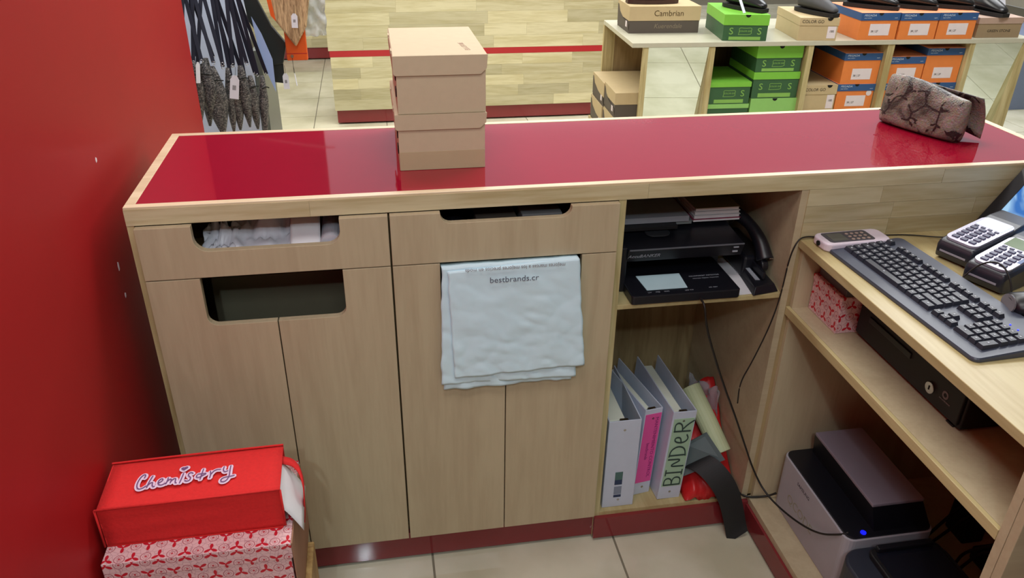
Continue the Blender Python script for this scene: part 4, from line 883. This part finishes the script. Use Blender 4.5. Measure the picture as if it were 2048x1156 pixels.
MB().cyl((1.563, -.335, .271), .0065, .002, 'Z', 18).build('power_light', plain('blue_button', (16, 24, 255), .3, emit=(16, 22, 255), es=2.2), lp)
text('lettering', 'SAMSUNG', .0135, plain('dark_lettering', (70, 66, 76), .5), lp, (1.5148, -.15, .236), (pi/2, 0, -pi/2))
text('lettering', 'QCODE', .036, plain('pale_tape', (150, 146, 130), .4), lp, (1.5148, -.155, .165), (pi/2, 0, -pi/2))
bm_ = thing('shredder_bin', 'black rounded machine with a tray top in the lower right corner', 'bin', (1.62, -.47, BZ))
o_ = rrect(1.485, 1.74, -.66, -.362, .05, 8)
MB().prism(o_, 'Z', BZ, .255).build('body', plain('slate_plastic', (40, 44, 56), .45), bm_, bevel=.006, seg=3)
MB().prism(rrect(1.545, 1.72, -.60, -.38, .02), 'Z', .2552, .27).build('tray_rim', M_blackm, bm_, bevel=.003); MB().prism(rrect(1.555, 1.71, -.59, -.39, .02), 'Z', .2702, .272).build('tray_floor', plain('dark_glossy_tray', (24, 26, 36), .15), bm_)
MB().box(1.56, 1.70, -.40, -.385, .272, .285).build('tray_bar', M_black, bm_, bevel=.003)
rn = random.Random(5)
for k in range(6):
    y = -.30-.045*k; pth = [(1.82+.05*rn.random(), y+.1*rn.random(), BZ+.008), (1.86+.1*rn.random(), y+.05, BZ+.05+.15*rn.random()), (1.9+.1*rn.random(), y-.05, BZ+.10+.1*rn.random()), (1.88+.1*rn.random(), y-.10, BZ+.03), (1.95, y-.12, BZ+.01)]
    o = MB().tube(pth, .004, 8).build('loose_wire', M_cord, smooth=True); tag(o, 'black wire in the tangle behind the printer under the desk', 'cable', 'tangled wires under the desk')
ps = thing('power_strip', 'dark power strip among the wires at the back under the desk', 'power strip', (1.95, -.45, BZ))
MB().box(1.92, 1.98, -.62, -.30, BZ, BZ+.04).build('case', M_blackm, ps, bevel=.004)
for k in range(4): MB().cyl((1.95, -.35-.07*k, BZ+.04), .02, .014, 'Z', 16).build('plug', plain('dark_grey_plug', (70, 70, 74), .5), ps, bevel=.003)
o = MB().box(1.93, 1.99, -.26, -.19, BZ, .44).build('upright_post', M_blackm, bevel=.004); tag(o, 'dark post standing at the back of the bottom shelf under the desk', 'post')

# ------------------------------------------------------------ bag rack at the far left
M_nav0 = plain('added_navy_board', (26, 28, 40), .5)  # for the unseen panel added over the rack
rk = thing('bag_rack', 'tall white display panel with a grey side behind the hanging bags', 'rack', (-.08, 1.9, 0))
MB().box(-.26, .28, 1.75, 1.80, 1.25, 2.1).build('added_dark_panel', M_nav0, rk, bevel=.002)  # added above the view, for the dark column mirrored in the red top
MB().box(-.26, .035, 1.75, 1.78, 0, 1.2495).build('white_panel', plain('bluish_white_panel', (206, 218, 240), .35), rk, bevel=.002)
MB().box(.0355, .07, 1.755, 2.15, 0, .98).build('grey_side', plain('grey_green_side', (98, 104, 98), .4), rk, bevel=.003)
MB().box(-.26, .0, 1.781, 2.15, 0, .98).build('rack_body', plain('grey_green_side', (98, 104, 98), .4), rk)
for z in (1.24,):
    for x in (-.2, -.1, 0): MB().tube([(x, 1.75, z), (x, 1.4, z+.01), (x, 1.385, z+.02)], .004, 8, 0).build('hook', M_steel, rk)
MB().tube([(.02, 1.75, 1.46), (.28, 1.60, 1.46), (.33, 1.585, 1.46)], .004, 8, 0).build('hook', M_steel, rk)
def pouch_mat():
    mt, nt, b = newmat('glittery_dark_fabric'); N = nt.nodes; Lk = nt.links
    tc = N.new('ShaderNodeTexCoord'); vo = N.new('ShaderNodeTexVoronoi'); vo.inputs['Scale'].default_value = 260; Lk.new(tc.outputs['Object'], vo.inputs[0])
    rp = N.new('ShaderNodeValToRGB'); rp.color_ramp.elements[0].color = rgb((46, 45, 48)); rp.color_ramp.elements[1].color = rgb((120, 116, 112)); rp.color_ramp.elements[0].position = .35; rp.color_ramp.elements[1].position = .95
    Lk.new(vo.outputs['Color'], rp.inputs[0]); Lk.new(rp.outputs[0], b.inputs['Base Color']); b.inputs['Roughness'].default_value = .4
    bp = N.new('ShaderNodeBump'); bp.inputs['Distance'].default_value = .002; bp.inputs['Strength'].default_value = .7; Lk.new(vo.outputs['Distance'], bp.inputs['Height']); Lk.new(bp.outputs[0], b.inputs['Normal']); return mt
M_pouch = pouch_mat(); M_nstrap = plain('navy_black_strap', (22, 26, 44), .55)
def pouch(lab, x, y, zb, zt, wd, th, rz, xh, tiltx=0):
    t = thing('hanging_bag', lab, 'bag', (x, y, zb), rz, 'dark glittery evening bags on hooks', local=True); t.rotation_euler = (0, tiltx, rz)
    h = zt-zb; rings = []
    for i in range(13):
        s = i/12; w_ = wd*(max(.03, sin(pi*(.04+.86*s))**.75))*(.55+.45*s if s < .5 else .78+.1*cos(s*3)); d_ = th*max(.12, sin(pi*(.06+.86*s))**.6)
        rings.append([(w_*cos(2*pi*k/14), d_*sin(2*pi*k/14)*(1+.1*sin(s*14+k)), s*h) for k in range(14)])
    MB().loft(rings).build('pouch', M_pouch, t, smooth=True)
    for sg in (-1, 1):
        MB().tube([(sg*wd*.85+.005*cos(a), 0, h+.004+.006*sin(a)) for a in [2*pi*k/10 for k in range(11)]], .0012, 6, 0).build('ring', M_steel, t, smooth=True)
        p0 = Vector((sg*wd*.85, 0, h+.006)); inv = Matrix.Translation((x, y, zb)) @ Euler((0, tiltx, rz)).to_matrix().to_4x4(); p1 = inv.inverted() @ Vector((xh, 1.47, 1.25))
        w2 = inv.inverted().to_3x3() @ Vector((.013, -.002, 0)); MB().add([tuple(p0-w2/2), tuple(p0+w2/2), tuple(p1+w2/2), tuple(p1-w2/2)], [(0, 1, 2, 3)]).build('shoulder_strap', M_nstrap, t, solid=.002)
    MB().tube([(-wd*.7, -th*.8, h*.80), (0, -th*1.25, h*.83), (wd*.7, -th*.8, h*.80)], .0022, 6).build('zip', M_steel if False else M_hole, t); return t
spec = [('leftmost dark glittery bag, against the red wall edge', -.112, 1.34, .82, 1.02, .030, .014, 10, -.12),
 ('second dark glittery bag from the left, long and narrow', -.098, 1.42, .79, 1.00, .028, .016, 60, -.10),
 ('dark glittery bag third from the left with a pale tag between its straps', -.075, 1.36, .855, 1.03, .034, .016, -20, -.09),
 ('wide dark glittery bag with a pointed tip, middle left of the cluster', -.048, 1.38, .765, .985, .036, .018, 20, -.06),
 ('narrow dark glittery bag hanging just right of the wide pointed one', -.018, 1.42, .765, .975, .020, .016, 80, -.03),
 ('dark glittery bag behind the large white price tag', .004, 1.43, .768, .965, .024, .016, 70, -.02),
 ('dark glittery bag just right of the large white price tag', .038, 1.44, .775, .965, .024, .018, 40, .02),
 ('dark glittery bag second from the right of the cluster', .062, 1.46, .76, .95, .022, .018, 70, .03),
 ('rightmost dark glittery bag, the longest, beside the grey rack side', .086, 1.47, .735, .945, .020, .016, 80, .05)]
for i, (lab, x, y, zb, zt, wd, th, rz, xh) in enumerate(spec): pouch(lab, x, y, zb-.005, zt+.01+.02*sin(i*2.3), wd*(1.2 if i != 3 else 1.35), th, R(rz*.6), xh, R(2+4*sin(i*1.7)))
def ptag(lab, c, w_, h_, rx, ry, rz, code=True, hole=True):
    xf = Matrix.Translation(c) @ Euler((R(rx), R(ry), R(rz))).to_matrix().to_4x4()
    t = thing('price_tag', lab, 'tag', c, 0, 'price tags on the hanging bags')
    p = [(-w_/2, -h_), (w_/2, -h_), (w_/2, -h_*.18), (w_*.2, 0), (-w_*.2, 0), (-w_/2, -h_*.18)]
    MB(xf).prism(p, 'Y', -.0004, .0004).build('card', M_white, t)
    if code:
        for k in range(5): MB(xf).box(-w_*.2+k*w_*.08, -w_*.2+k*w_*.08+w_*.04, -.0008, -.0004, -h_*.62, -h_*.42).build('bar', M_ink, t)
    MB(xf).tube([(0, 0, -.004), (.002, 0, .012), (.0, 0, .03)], .0006, 5).build('string', M_hole, t); return t
ptag('large white price tag hanging among the dark glittery bags', (.030, 1.33, .985), .030, .082, 0, 10, 0)
ptag('narrow white price tag on the left dark bags', (-.078, 1.30, 1.04), .014, .07, 0, 8, 30, False)
ptag('white price tag at the top edge on the tan woven bag', (.235, 1.52, 1.155), .022, .05, 0, 3, 0)
ptag('white price tag with a black band below the orange wallet', (.170, 1.6, .925), .022, .06, 0, 0, 0)
ptag('small white price tag turned edge-on below the orange wallet', (.205, 1.6, .925), .006, .05, 0, -8, 60, False)
# light blue cards, dark folded bag, tan woven bag, orange wallet
o = MB().prism([(.088, 1.15), (.115, 1.09), (.142, 1.0), (.14, .88), (.118, .95), (.098, 1.03)], 'Y', 1.50, 1.502).build('blue_card', plain('pale_blue_card', (150, 176, 222), .4)); tag(o, 'pale blue pointed card hanging right of the dark bags', 'card')
db = thing('folded_bag', 'black green folded bag hanging point down between blue card and tan bag', 'bag', (.14, 1.62, .95))
MB().prism([(.05, 1.25), (.10, 1.20), (.14, 1.10), (.187, 1.035), (.167, .96), (.12, .955), (.105, 1.04), (.06, 1.12)], 'Y', 1.60, 1.625).build('bag_body', plain('black_green_leather', (28, 34, 34), .5), db, bevel=.004)
MB().prism([(.115, .97), (.166, .962), (.164, .885), (.128, .89)], 'Y', 1.61, 1.62).build('bag_corner', plain('black_green_leather', (28, 34, 34), .5), db)
tw = thing('woven_bag', 'tan woven bag hanging tilted at the top left', 'bag', (.24, 1.56, 1.04))
MB().prism([(.13, 1.30), (.31, 1.30), (.272, 1.105), (.226, 1.032), (.15, 1.145)], 'Y', 1.545, 1.575).build('bag_body', wood('woven_straw', (206, 176, 134), (120, 92, 62), 'Z', .6, 6), tw, bevel=.006)
MB().prism([(.13, 1.30), (.147, 1.30), (.166, 1.125), (.15, 1.145)], 'Y', 1.542, 1.5445).build('trim', plain('orange_leather', (222, 92, 30), .45), tw)
ow = thing('orange_wallet', 'orange leather wallet hanging under the tan woven bag', 'wallet', (.22, 1.59, .98))
MB().box(.185, .262, 1.582, 1.60, .975, 1.10).build('wallet_body', plain('orange_leather', (222, 92, 30), .45), ow, bevel=.004)
MB().box(.186, .261, 1.5815, 1.5825, 1.00, 1.0025).build('seam', M_redstripe, ow); MB().cyl((.205, 1.579, .992), .006, .003, 'Y', 14).build('stud', M_steel, ow)
MB().tube([(.205, 1.58, .99), (.205, 1.58, .93)], .0008, 5).build('string', M_hole, ow)
film('plastic_bag', 'shiny clear plastic bag sticking out right of the tan woven bag', 'plastic bag', (.285, 1.60, 1.06), .11, .16, .03, 21, rz=R(10))
